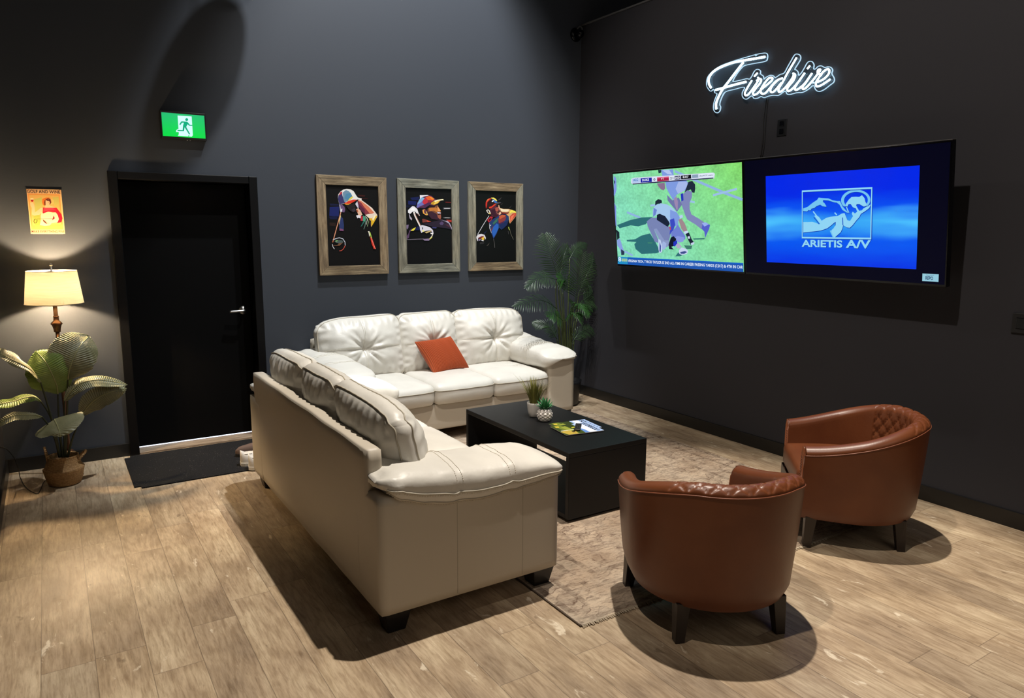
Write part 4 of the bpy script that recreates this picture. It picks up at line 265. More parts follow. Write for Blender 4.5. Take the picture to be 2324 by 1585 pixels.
def wood_mat(name,c1,c2,c3,along,rough=.8):
    m=mat(name,rough=rough); nt,N,L,b=nodes(m); t=N.new('ShaderNodeTexCoord')
    st=[1,1,1]; st=[26,26,26]; st['xyz'.index(along)]=2.2
    mp=N.new('ShaderNodeMapping'); mp.inputs['Scale'].default_value=st; L.new(t.outputs['Object'],mp.inputs[0])
    n=N.new('ShaderNodeTexNoise'); n.inputs['Scale'].default_value=2.4; n.inputs['Detail'].default_value=9; n.inputs['Roughness'].default_value=.7; L.new(mp.outputs[0],n.inputs[0])
    r=ramp(N,[(.3,c1),(.5,c2),(.68,c3)]); L.new(n.outputs[0],r.inputs[0])
    n2=N.new('ShaderNodeTexNoise'); n2.inputs['Scale'].default_value=5; n2.inputs['Detail'].default_value=3; L.new(t.outputs['Object'],n2.inputs[0])
    r2=ramp(N,[(.35,(.7,.62,.52)),(.6,(1,1,1))]); L.new(n2.outputs[0],r2.inputs[0])
    L.new(mix(N,L,.6,r.outputs[0],r2.outputs[0],'MULTIPLY'),b.inputs['Base Color'])
    bp=N.new('ShaderNodeBump'); bp.inputs['Strength'].default_value=.6; bp.inputs['Distance'].default_value=.003; L.new(n.outputs[0],bp.inputs['Height']); L.new(bp.outputs[0],b.inputs['Normal'])
    return m
M={}
M['floor']=floor_mat(); M['rug']=rug_mat()
M['wall_back']=wall_mat('charcoal_blue_paint',(.041,.047,.059)); M['wall_right']=wall_mat('charcoal_warm_paint',(.038,.038,.044),.12,.08); M['ceiling']=mat('dark_ceiling',(.01,.01,.012),.9)
M['base']=mat('black_vinyl_baseboard',(.006,.006,.006),.35)
M['doorblack']=noisebump(mat('black_door_paint',(.0018,.0018,.002),.6,Specular_IOR_Level=.08),60,.05)
M['frameblack']=noisebump(mat('black_frame_paint',(.002,.002,.0024),.45,Specular_IOR_Level=.2),40,.1)
M['leather']=noisebump(mat('cream_leather',(.66,.635,.575),.42,Specular_IOR_Level=.45),38,.28,.004,col2=(.61,.585,.53),cscale=6,detail=8)
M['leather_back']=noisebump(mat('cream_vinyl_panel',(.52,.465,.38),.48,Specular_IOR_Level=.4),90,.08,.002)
M['piping']=mat('beige_piping',(.42,.38,.30),.5)
M['stitch']=mat('cream_stitching',(.66,.60,.48),.6)
M['legblack']=mat('black_wood_leg',(.006,.005,.005),.35)
M['tan']=noisebump(mat('brown_leather',(.135,.040,.013),.38,Specular_IOR_Level=.4),130,.12,.002,col2=(.112,.031,.010),cscale=5)
M['tanseam']=mat('brown_leather_piping',(.19,.06,.028),.45)
M['darkleg']=mat('espresso_wood_leg',(.014,.008,.006),.4)
M['tableblack']=noisebump(mat('black_table_lacquer',(.0045,.005,.006),.42,Specular_IOR_Level=.25),25,.04)
M['orange']=mat('orange_corduroy',(.36,.056,.006),.85,Sheen_Weight=.15)
M['white_ceramic']=mat('white_ceramic',(.66,.62,.58),.4); M['soil']=noisebump(mat('dark_soil',(.02,.015,.01),.9),80,.8,.01)
M['grass']=noisebump(mat('olive_grass',(.10,.11,.018),.5),5,0,col2=(.17,.15,.03),cscale=60)
M['succ']=noisebump(mat('green_succulent',(.03,.16,.06),.45),5,0,col2=(.06,.24,.09),cscale=25)
M['palm']=noisebump(mat('dark_palm_leaf',(.018,.042,.018),.36),5,0,col2=(.03,.062,.022),cscale=9)
M['palm_fresh']=mat('fresh_palm_leaf',(.022,.075,.014),.42)
M['palmstem']=mat('palm_stem',(.055,.075,.025),.5)
M['banana']=noisebump(mat('banana_leaf_olive',(.20,.20,.10),.40),5,0,col2=(.27,.26,.15),cscale=9)
M['banana_lime']=noisebump(mat('banana_leaf_lime',(.17,.27,.045),.42),5,0,col2=(.24,.31,.08),cscale=9)
M['petiole']=mat('petiole_green',(.05,.055,.025),.5)
M['basket']=mat('woven_seagrass',(.26,.13,.045),.75)
M['lampmetal']=mat('bronzed_lamp_metal',(.16,.075,.04),.4,.6); M['black']=mat('black_plastic',(.006,.006,.007),.4); M['blackgloss']=mat('black_gloss_bezel',(.002,.002,.003),.2,Specular_IOR_Level=.25)
M['greyplastic']=mat('grey_trim',(.10,.10,.10),.4); M['chrome']=mat('satin_nickel',(.55,.55,.55),.3,1.0)
M['cord']=mat('black_cord',(.008,.007,.006),.5)
M['matrubber']=noisebump(mat('black_entry_mat',(.007,.007,.008),.9,Specular_IOR_Level=.1),220,.9,.004,col2=(.016,.016,.017),cscale=130)
nt_,N2,L2,b2=nodes(M['matrubber']); t2=N2.new('ShaderNodeTexCoord'); v2=N2.new('ShaderNodeTexVoronoi'); v2.inputs['Scale'].default_value=70; L2.new(t2.outputs['Object'],v2.inputs[0]); w2=N2.new('ShaderNodeTexNoise'); w2.inputs['Scale'].default_value=9; L2.new(t2.outputs['Object'],w2.inputs[0]); lt=mth(N2,L2,'MULTIPLY',mth(N2,L2,'LESS_THAN',v2.outputs['Distance'],.16),mth(N2,L2,'GREATER_THAN',w2.outputs[0],.53)); src=b2.inputs['Base Color'].links[0].from_socket; L2.new(mix(N2,L2,lt,src,(.10,.09,.08)),b2.inputs['Base Color'])
M['threshold']=wood_mat('worn_threshold',(.10,.07,.05),(.22,.17,.12),(.34,.27,.2),'x')
M['barn_v']=wood_mat('barn_wood_upright','4a3d2e','857258','ab9879','z'); M['barn_h']=wood_mat('barn_wood_rail','3f3529','77674f','a08e70','x')
M['barn_gv']=wood_mat('grey_barn_wood_upright','484840','7f7d6e','a5a08c','z'); M['barn_gh']=wood_mat('grey_barn_wood_rail','3e3f3a','747569','9c9a8a','x')
M['sneaker']=mat('white_sneaker',(.62,.57,.5),.55); M['sole']=mat('dark_sole',(.02,.017,.015),.6); M['brownshoe']=mat('brown_suede',(.10,.06,.045),.8)
M['fringe']=mat('rug_fringe',(.50,.42,.31),.95)
M['print']=vcol('printed_poster',0,.45,.3); M['screen']=vcol('lit_screen',1.0,.25,.08); M['tin']=vcol('printed_tin',0,.35,.4)
M['neon']=emis('neon_tube_glow',(.50,.80,1.0),10.0); M['neonedge']=emis('acrylic_edge_glow',(.55,.8,1.0),.9)
M['daylight']=emis('daylight_gap',(.75,.82,1.0),2.2)
sh=bpy.data.materials.new('lampshade_fabric'); sh.use_nodes=True; nt=sh.node_tree; N_=nt.nodes; L_=nt.links
for n in list(N_): N_.remove(n)
o_=N_.new('ShaderNodeOutputMaterial'); d_=N_.new('ShaderNodeBsdfDiffuse'); t_=N_.new('ShaderNodeBsdfTranslucent'); mx=N_.new('ShaderNodeMixShader'); mx.inputs[0].default_value=.032
w_=N_.new('ShaderNodeTexNoise'); w_.inputs['Scale'].default_value=2.5; tc=N_.new('ShaderNodeTexCoord'); mp=N_.new('ShaderNodeMapping'); mp.inputs['Scale'].default_value=(3,3,60); L_.new(tc.outputs['Object'],mp.inputs[0]); L_.new(mp.outputs[0],w_.inputs[0])
r_=N_.new('ShaderNodeValToRGB'); r_.color_ramp.elements[0].position=.3; r_.color_ramp.elements[0].color=(.72,.62,.42,1); r_.color_ramp.elements[1].color=(.88,.80,.60,1); L_.new(w_.outputs[0],r_.inputs[0])
for x in(d_,t_): L_.new(r_.outputs[0],x.inputs[0])
L_.new(d_.outputs[0],mx.inputs[1]); L_.new(t_.outputs[0],mx.inputs[2]); L_.new(mx.outputs[0],o_.inputs[0]); M['shade']=sh
M['bulb']=emis('warm_bulb',(1,.78,.45),30)
ac=bpy.data.materials.new('clear_acrylic'); ac.use_nodes=True; nt=ac.node_tree; b=nt.nodes['Principled BSDF']; b.inputs['Transmission Weight'].default_value=1; b.inputs['Roughness'].default_value=.03; b.inputs['IOR'].default_value=1.15; b.inputs['Base Color'].default_value=(.97,.99,1,1); M['acrylic']=ac
# ------------------------------------------------------------------ flat art (coloured shapes lying on one sheet, faces local -Y)
def text_polys(txt,bold=0):
    c=bpy.data.curves.new('t','FONT'); c.body=txt; c.resolution_u=3; c.offset=bold
    o=bpy.data.objects.new('t',c); COL.objects.link(o); dg=bpy.context.evaluated_depsgraph_get(); dg.update()
    me=bpy.data.meshes.new_from_object(o.evaluated_get(dg)); V=[v.co.copy() for v in me.vertices]; F=[list(p.vertices) for p in me.polygons]
    bpy.data.objects.remove(o); bpy.data.curves.remove(c); bpy.data.meshes.remove(me); return V,F
def art(name,parent,items,mat_,bg=None,w=1,h=1,loc=(0,0,0),grid=None,step=.00012,bold=.012):
    bm=bmesh.new(); cl=bm.loops.layers.float_color.new('Col'); y=0
    def paint(f,c): 
        for l in f.loops: l[cl]=(*c,1)
    if grid:
        nx,ny,fn=grid; V=[[bm.verts.new((w*i/nx,0,h*j/ny)) for j in range(ny+1)] for i in range(nx+1)]
        C=[[fn(i/nx,j/ny) for j in range(ny+1)] for i in range(nx+1)]
        for i in range(nx):
            for j in range(ny):
                idx=((i,j),(i+1,j),(i+1,j+1),(i,j+1)); f=bm.faces.new([V[a][b_] for a,b_ in idx])
                for l,(a,b_) in zip(f.loops,idx): l[cl]=(*C[a][b_],1)
    elif bg:
        f=bm.faces.new([bm.verts.new(p) for p in((0,0,0),(w,0,0),(w,0,h),(0,0,h))]); paint(f,s2l(bg))
    for it in items:
        y-=step
        if it[0]=='P':
            pts=[]
            for p in it[2]:
                if not pts or (Vector(p)-Vector(pts[-1])).length>1e-5: pts.append(p)
            if len(pts)<3: continue
            tri=geometry.tessellate_polygon([[Vector((p[0],p[1],0)) for p in pts]]); vs=[bm.verts.new((p[0],y,p[1])) for p in pts]
            for t in tri:
                try: paint(bm.faces.new([vs[i] for i in t]),s2l(it[1]))
                except ValueError: pass
        elif it[0]=='L':
            pts=[Vector((p[0],p[1])) for p in it[3]]; wd=it[2]/2; c=s2l(it[1])
            Lf=[];Rt=[]
            for i,p in enumerate(pts):
                t=(pts[min(i+1,len(pts)-1)]-pts[max(i-1,0)])
                if i in(0,len(pts)-1) and (pts[0]-pts[-1]).length<1e-6: t=pts[1]-pts[-2]
                if t.length<1e-9: t=Vector((1,0))
                t.normalize(); n=Vector((-t.y,t.x)); k=1
                if 0<i<len(pts)-1:
                    a=(pts[i]-pts[i-1]); b_=(pts[i+1]-pts[i])
                    if a.length>1e-9 and b_.length>1e-9: k=1/max(.5,math.cos(a.angle(b_)/2))
                elif (pts[0]-pts[-1]).length<1e-6: k=1.4
                Lf.append(bm.verts.new((p.x+n.x*wd*k,y,p.y+n.y*wd*k))); Rt.append(bm.verts.new((p.x-n.x*wd*k,y,p.y-n.y*wd*k)))
            for i in range(len(pts)-1): paint(bm.faces.new((Rt[i],Rt[i+1],Lf[i+1],Lf[i])),c)
        else:
            txt,c,a,b_=it[1],s2l(it[2]),it[3],it[4]; V,F=text_polys(txt,bold)
            x0=min(v.x for v in V);x1=max(v.x for v in V);z0=min(v.y for v in V);z1=max(v.y for v in V)
            ax0,ax1=sorted((a[0],b_[0])); az0,az1=sorted((a[1],b_[1]))
            if len(it)>5: az0,az1=h*.022,h*.060
            vs=[bm.verts.new((ax0+(v.x-x0)/(x1-x0)*(ax1-ax0),y,az0+(v.y-z0)/(z1-z0)*(az1-az0))) for v in V]
            for f in F:
                try: paint(bm.faces.new([vs[i] for i in f]),c)
                except ValueError: pass
    # all faces look toward local -Y
    bm.normal_update()
    for f in bm.faces:
        if f.normal.y>0: f.normal_flip()
    return finish(name,bm,mat_,parent,False,loc,recalc=False)
# ------------------------------------------------------------------ the room
def wallbox(name,b,m):
    bm=bmesh.new(); box(bm,*b); return struct(name,bm,m)
XL=-4.985
wallbox('floor',(XL-.15,3.2,-10.2,.35,-.12,0),M['floor'])
# back wall with a real door opening
bm=bmesh.new(); box(bm,XL-.15,-4.165,0,.25,0,7.9); box(bm,-3.235,3.2,0,.25,0,7.9); box(bm,-4.165,-3.235,0,.25,2.055,7.9); struct('wall_back',bm,M['wall_back'])
wallbox('wall_right',(0,.14,-10.2,0,0,3.68),M['wall_right'])
wallbox('wall_left',(XL-.15,XL,-10.2,0,0,7.9),M['wall_right'])
wallbox('wall_front',(XL-.15,3.2,-10.35,-10.2,0,7.9),M['wall_right'])
wallbox('wall_far',(3.05,3.2,-10.2,0,0,7.9),M['ceiling'])
wallbox('ceiling',(XL-.15,3.2,-10.35,.15,7.9,8.0),M['ceiling'])
bm=bmesh.new(); box(bm,-.012,.152,-10.2,0,3.68,3.695,.003); struct('trim_1',bm,M['greyplastic'])
def baseb(name,b):
    bm=bmesh.new(); box(bm,*b,bev=.003); struct(name,bm,M['base'])
baseb('baseboard_right',(-.012,0,-10.2,-.012,0,.10)); baseb('baseboard_back',(-3.19,-.012,-.012,0,0,.10))
bm=bmesh.new(); box(bm,XL+.012,-4.212,-.012,0,0,.10,.003); struct('trim_2',bm,M['base'])
baseb('baseboard_left',(XL,XL+.014,-10.2,-.012,0,.10))
# door
dr=tag(empty('door_1',(-3.70,0,0)),kind='structure')
bm=bmesh.new()
for b in((-.515,-.452,-.022,.24,0,2.10),(.452,.515,-.022,.24,0,2.10),(-.4515,.4515,-.0215,.24,2.045,2.0995)): box(bm,*b,bev=.004)
for b in((-.452,-.437,.175,.24,0,2.045),(.437,.452,.175,.24,0,2.045),(-.452,.452,.175,.24,2.03,2.045)): box(bm,*b)
finish('door_frame',bm,M['frameblack'],dr,False)
bm=bmesh.new(); box(bm,-.448,.448,.125,.170,.024,2.040,.003); slab=finish('door_panel',bm,M['doorblack'],dr,False)
bm=bmesh.new(); tube(bm,[(.385,.126,1.045),(.385,.108,1.045)],.033,20); tube(bm,cr([(.385,.108,1.045),(.385,.065,1.045),(.37,.055,1.045),(.33,.055,1.044),(.27,.060,1.042)],4),.0095,10); h_=finish('door_handle',bm,M['chrome'],dr)
bm=bmesh.new(); box(bm,-.452,.452,-.012,.24,0,.014,.003); finish('threshold',bm,M['threshold'],dr,False)
bm=bmesh.new(); box(bm,-.448,.448,.135,.145,.0145,.0225); finish('light_gap',bm,M['daylight'],dr,False)
# ------------------------------------------------------------------ sofa
SL=1.11
PADP=None
def ip(x,P):
    for (a,u),(b,v) in zip(P,P[1:]):
        if x<=b:
            t=max(0,(x-a)/(b-a)); t=t*t*(3-2*t)*.35+t*.65; return u+(v-u)*t
    return P[-1][1]
def hh_(h,e): return h*e
def arm_pad(side):
    bm=bmesh.new(); rows=[]; n=40; NS=64; D=.955
    cx=.950*side; idx=[]
    for i in range(NS+1):
        s=i/NS; d=.004+(D-.004)*s
        # profiles along the depth
        zt=ip(d,((-.03,.70),(.02,.715),(.12,.728),(.3,.712),(.5,.692),(.7,.684),(.82,.670),(.90,.642),(.96,.595)))
        zb=ip(d,((-.03,.66),(.0,.645),(.1,.60),(.2,.567),(.33,.542),(.48,.534),(.7,.545),(.9,.565),(.96,.575)))
        a=.190; e=1.0
        if s<.08: e=.45+.55*math.sin(s/.08*PI/2)
        if s>.90: e=max(.02,math.sqrt(max(0,1-((s-.90)/.10)**2)))
        pinch=.0045*(math.exp(-((d-.36)/.011)**2)+math.exp(-((d-.63)/.011)**2))
        h=(zt-zb)/2; zc=(zt+zb)/2
        row=[]
        for k in range(n):
            t=2*PI*k/n; c,s_=math.cos(t),math.sin(t)
            lo_=c*side>0 and s_<0; x=math.copysign(abs(c)**(.42 if lo_ else .80),c); z=math.copysign(abs(s_)**(.62 if lo_ else .86),s_)
            if lo_: z*=1+.28*abs(x)*(1 if s>.12 else s/.12)
            inner=max(0,-c*side)
            drop=.085*inner*max(0,-s_+.35)*(1 if d>.25 else max(0,d/.25))
            pk=pinch*(1 if s_>-.3 else .2)
            wr=.0016*noise.noise(Vector((x*3+side*9,d*16,z*3)))*(1+2.5*math.exp(-((d-.36)/.05)**2)+2.5*math.exp(-((d-.63)/.05)**2)+4*(s<.1))
            X=cx+side*(.10*(1-e) if s<.5 else 0)+(a-pk)*x*(e if s<.5 else e**.6); Z=zc+(hh_(h,e)-pk)*z-drop*e+wr*2
            row.append((X,-d,Z))
        rows.append(row)
    V=gridmesh(bm,rows,True)
    bm.faces.new(V[0][::-1]); bm.faces.new(V[-1])
    o=('arm_pad',bm)
    # seams follow rows at given angular index on the outer side
    seams=[]
    for ang in (-7,-38):
        t=R(ang); k=int(round((t if side>0 else PI-t)/(2*PI)*n))%n
        seams.append([Vector(rows[i][k])+Vector((side*.002,0,.001)) for i in range(2,NS-2)])
    cross=[]
    for d0 in(.345,.375,.615,.645):
        i=int(round((d0-.004)/(D-.004)*NS)); 
        ks=[int(round((R(a_) if side>0 else PI-R(a_))/(2*PI)*n))%n for a_ in range(8,175,9)]
        cross.append([Vector(rows[i][k])+Vector((0,0,.0015)) for k in ks])
    return bm,seams,cross
def dashes(bm,pts,r=.0013,step=.012,duty=.6):
    # stitched thread: short dashes along a polyline
    P=[Vector(p) for p in pts]; L=[0]
    for a,b in zip(P,P[1:]): L.append(L[-1]+(b-a).length)
    def at(s):
        for i in range(len(L)-1):
            if s<=L[i+1]: return P[i].lerp(P[i+1],(s-L[i])/max(1e-9,L[i+1]-L[i]))
        return P[-1]
    s=0
    while s+step*duty<L[-1]:
        tube(bm,[at(s),at(s+step*duty)],r,4); s+=step
def back_cushion(w,x0,off,seed):
    """puffy tufted cushion, x centred on x0; leans back over the frame"""
    bm=bmesh.new(); H=.53; T=.10; lean=R(13); hb=.040
    def fn(a,b_,c):
        p=rnd((a*w/2,0,c*H/2),(w/2,.2,H/2),.075) if False else None
        # rounded-rectangle outline in the cushion plane
        x=a*w/2; z=c*H/2; rc=.08
        qx=max(-(w/2-rc),min(w/2-rc,x)); qz=max(-(H/2-rc),min(H/2-rc,z)); dx,dz=x-qx,z-qz
        if dx or dz:
            l=math.hypot(dx,dz); m=max(abs(dx),abs(dz)); x=qx+dx/l*m; z=qz+dz/l*m
        u=x/(w/2); v=z/(H/2)
        em=min(1,max(0,(1-max(abs(a),abs(c)))*w/2/.012))
        f=(max(0,1-abs(a)**2.4)*max(0,1-abs(c)**2.4))**.72
        y=b_*hb
        if abs(b_)<.99: k_=1-b_*b_; x+=.016*k_*(a if abs(a)>.98 else 0); z+=.016*k_*(c if abs(c)>.98 else 0)
        if x0*u>0 and v>0: z-=.055*abs(u)**3*v**2; 
        if b_<-.99:
            y-=.135*f
            r=math.hypot(x,z+.01); th=math.atan2(z+.01,x)
            dim=.050*math.exp(-(r/.05)**2)+.026*math.exp(-(r/.13)**2)
            wr=.0085*math.cos(9*th+seed+1.2*math.sin(2*th+seed))*math.exp(-((r-.085)/.075)**2)+.0045*math.cos(17*th+seed)*math.exp(-((r-.12)/.07)**2)
            seam=.006*(math.exp(-(x/.006)**2)+math.exp(-((z+.01)/.006)**2))
            y+=(dim+wr+seam)*min(1,f*2)
        elif b_>.99: y+=.085*f
        n1=noise.noise(Vector((x*5+seed,b_*2,z*5))); n2=noise.noise(Vector((x*16+seed,b_*3,z*16)))
        y+=.014*n1*f+.006*n2*min(1,f*2)
        z+=.010*noise.noise(Vector((x*3.5+seed,b_,z*3)))
        # puckers running away from the seams
        y+=.0055*math.sin(x*95+3*n1+seed)*math.exp(-((abs(v)-.84)/.12)**2)+.0045*math.sin(z*95+3*n1+seed)*math.exp(-((abs(u)-.90)/.08)**2)
        return (x0+x,-.205+y*math.cos(lean)+z*math.sin(lean),.705+z*math.cos(lean)-y*math.sin(lean)+off)
    cubegrid(bm,64,4,50,fn); return bm,fn,H,T
def make_sofa(name,loc,rz,label,coff=0):
    root=empty(name,loc,rz,label,'sofa')
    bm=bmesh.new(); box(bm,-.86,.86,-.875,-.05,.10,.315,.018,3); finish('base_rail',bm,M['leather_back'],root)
    bm=bmesh.new()
    def fb(a,b_,c):
        p=rnd((a*.992,b_*.036,c*.347),(.992,.036,.347),.014); x,y,z=p; z+=.010*noise.noise(Vector((x*2.5,0,1)))*(c>.5); y+=.004*noise.noise(Vector((x*3,2,z*3)))
        return (x,-.036+y,.447+z)
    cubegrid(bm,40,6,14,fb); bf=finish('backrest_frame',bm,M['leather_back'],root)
    for s in(-1,1):
        bm=bmesh.new()
        def fa(a,b_,c):
            p=rnd((a*.14,b_*.4525,c*.245),(.14,.4525,.245),.014); return (s*(.97)+p[0],-.4525+p[1],.345+p[2]+(.035*max(0,b_) if c>.5 else 0))
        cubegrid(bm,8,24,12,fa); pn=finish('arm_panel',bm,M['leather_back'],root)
        for yy in(-.36,-.70):
            bm=bmesh.new(); box(bm,s*1.1105-.0008,s*1.1105+.0008,yy-.0012,yy+.0012,.115,.54); finish('panel_seam',bm,M['piping'],pn,False)
        pb,seams,cross=arm_pad(s); pad=finish('arm_pad',pb,M['leather'],root)
        for q_,r_ in((seams[0],.0042),(seams[1],.003)):
            bm=bmesh.new(); tube(bm,q_,r_,6); finish('piping',bm,M['piping'],pad)
        bm=bmesh.new()
        for k,sm in enumerate(seams): dashes(bm,[p+Vector((s*.0022,0,-.008)) for p in sm],.0014)
        for c_ in cross: dashes(bm,c_,.0012,.010)
        tag(finish('stitching',bm,M['stitch'],pad),kind='stuff')
    # seat cushions
    for i in range(3):
        x0=(i-1)*.553; bm=bmesh.new(); hw=.278
        def fs(a,b_,c):
            p=rnd((a*hw,b_*.335,c*.085),(hw,.335,.085),.05); x,y,z=p
            f=max(0,1-abs(x/hw)**3)*max(0,1-abs(y/.335)**3)
            z+= .028*f*(1 if c>0 else -.2)
            z+=.003*noise.noise(Vector((x*8+i*5,y*8,0)))
            y-= .022*max(0,1-abs(x/hw)**3)*(1 if b_<0 else 0)*max(0,1-abs(z/.09)**2)
            return (x0+x,-.585+y,.395+z)
        cubegrid(bm,24,26,8,fs); sc=finish('seat_cushion',bm,M['leather'],root)
        bm=bmesh.new(); lo=[fs(a/12-1+.0,-1,.42) for a in range(25)]
        P=[Vector(p)+Vector((0,-.002,.0)) for p in lo]; side=[Vector(fs(-1,b_/12-1,.42))+Vector((-.001,0,0)) for b_ in range(24,-1,-1)]; side2=[Vector(fs(1,b_/12-1,.42))+Vector((.001,0,0)) for b_ in range(0,25)]
        tube(bm,side+P[1:-1]+side2,.0034,6); finish('piping',bm,M['piping'],sc)
    for w,x0,sd in((.725,-.628,1.3),(.55,0,4.1),(.725,.628,7.7)):
        bmc,fn,H,T=back_cushion(w,x0,coff,sd); cu=finish('back_cushion',bmc,M['leather'],root)
        for bb in(-.96,.96):
            bm=bmesh.new(); ring=[]
            for a in range(-20,21): ring.append(fn(a/20,bb,1))
            for c in range(19,-20,-1): ring.append(fn(1,bb,c/20))
            for a in range(20,-21,-1): ring.append(fn(a/20,bb,-1))
            for c in range(-19,20): ring.append(fn(-1,bb,c/20))
            cen=Vector((x0,-.205,.705))
            rg=[Vector(p)+(Vector(p)-cen).normalized()*.0015 for p in ring]
            tube(bm,rg,.0038,6,closed=True); finish('piping',bm,M['piping'],cu)
        bm=bmesh.new()
        for ofs in(-.008,.008):
            dashes(bm,[Vector(fn(ofs/(w/2),-1,c/20*.98))+Vector((0,-.001,0)) for c in range(-17,18)],.0012,.011)
            dashes(bm,[Vector(fn(a/20,-1,(-.01+ofs)/(.265)))+Vector((0,-.001,0)) for a in range(-18,19)],.0012,.011)
        tag(finish('stitching',bm,M['stitch'],cu),kind='stuff')
    for sx in(-1,1):
        for y in(-.085,-.838):
            bm=bmesh.new(); X=sx*1.03
            vs=box(bm,X-.062,X+.062,y-.062,y+.062,0,.11,.004)
            for v in bm.verts:
                if v.co.z<.05: v.co.x=X+(v.co.x-X)*.66; v.co.y=y+(v.co.y-y)*.66
            finish('leg',bm,M['legblack'],root,False)
    return root
make_sofa('sofa',(-1.835,-.03,0),0,'cream leather sofa against the back wall under the three framed golfers')
make_sofa('sofa',(-3.575,-2.245,0),R(90),'cream leather sofa seen from behind, nearest the camera on the wood floor',-.018)
# orange pillow
P_=[Vector(p) for p in((-1.945,-.585,.482),(-1.560,-.50,.495),(-1.69,-.395,.775),(-2.045,-.415,.755))]
nrm=(P_[1]-P_[0]).cross(P_[3]-P_[0]).normalized()
bm=bmesh.new()
def fp(u,v,side):
    a=(u+1)/2;b_=(v+1)/2
    pinch=.16
    uu=u*(1-pinch*.5*(1-abs(v)**2.0)*abs(u)**3); vv=v*(1-pinch*.5*(1-abs(u)**2.0)*abs(v)**3)
    a=(uu+1)/2;b_=(vv+1)/2
    p=P_[0]*(1-a)*(1-b_)+P_[1]*a*(1-b_)+P_[2]*a*b_+P_[3]*(1-a)*b_
    t=.075*(max(0,1-u*u)*max(0,1-v*v))**.45
    rib=.0042*math.cos(u*PI*30)*min(1,t/.012)
    return p+nrm*side*(t+rib)
for sd in(1,-1): gridmesh(bm,[[fp(-1+2*i/176,-1+2*j/30,sd) for j in range(31)] for i in range(177)])
bmesh.ops.remove_doubles(bm,verts=bm.verts,dist=1e-5)
tag(finish('throw_pillow',bm,M['orange'],None),'orange corduroy throw pillow leaning on the back wall sofa','pillow')
# ------------------------------------------------------------------ coffee table
ct=empty('coffee_table',(-1.89,-2.19,0),0,'low black waterfall coffee table on the patterned rug','table')
for nm,b in(('tabletop',(-.30,.30,-.61,.61,.405,.435)),('end_panel',(-.30,.30,-.61,-.58,.03,.4052)),('end_panel',(-.30,.30,.58,.61,.03,.4052)),('bottom_shelf',(-.30,.30,-.5802,.5802,.030,.058)),('plinth',(-.275,.275,-.585,.585,.0105,.031))):
    bm=bmesh.new(); box(bm,*b,bev=.0025); finish(nm,bm,M['tableblack'],ct,False)
# ------------------------------------------------------------------ rug
rg=empty('area_rug',(-1.615,-2.18,0),0,'faded beige and brown patterned area rug under the coffee table','rug')
bm=bmesh.new()
def rz_(x,y): return .0095+.0012*noise.noise(Vector((x*3,y*3,0)))
rows=[]
for i in range(61):
    x=-1.185+2.37*i/60; r=[]
    for j in range(81):
        y=-1.53+3.06*j/80; e=.006*noise.noise(Vector((x*6,y*2,5)))*(j in(0,80)); r.append((x+.004*noise.noise(Vector((0,y*4,3)))*(i in(0,60)),y+e,rz_(x,y)))
    rows.append(r)
V=gridmesh(bm,rows)
bmesh.ops.solidify(bm,geom=list(bm.faces),thickness=.0075)
for v in bm.verts: v.co.z=max(.0005,v.co.z)
finish('woven_pile',bm,M['rug'],rg)
bm=bmesh.new()
for yy,sg in((-1.53,-1),(1.53,1)):
    x=-1.18
    while x<1.18:
        l=.012+random.random()*.010; dx=(random.random()-.5)*.012
        tube(bm,[(x,yy-sg*.004,.008),(x+dx*.5,yy+sg*l*.6,.006),(x+dx,yy+sg*l,.003)],[.0022,.0018,.0008],4); x+=.0052
tag(finish('fringe',bm,M['fringe'],rg),kind='stuff')
bm=bmesh.new(); tube(bm,[(-1.187,-1.53+3.06*i/40,.006) for i in range(41)],.0035,6); finish('binding',bm,mat('dark_binding',(.10,.075,.055),.9),rg)
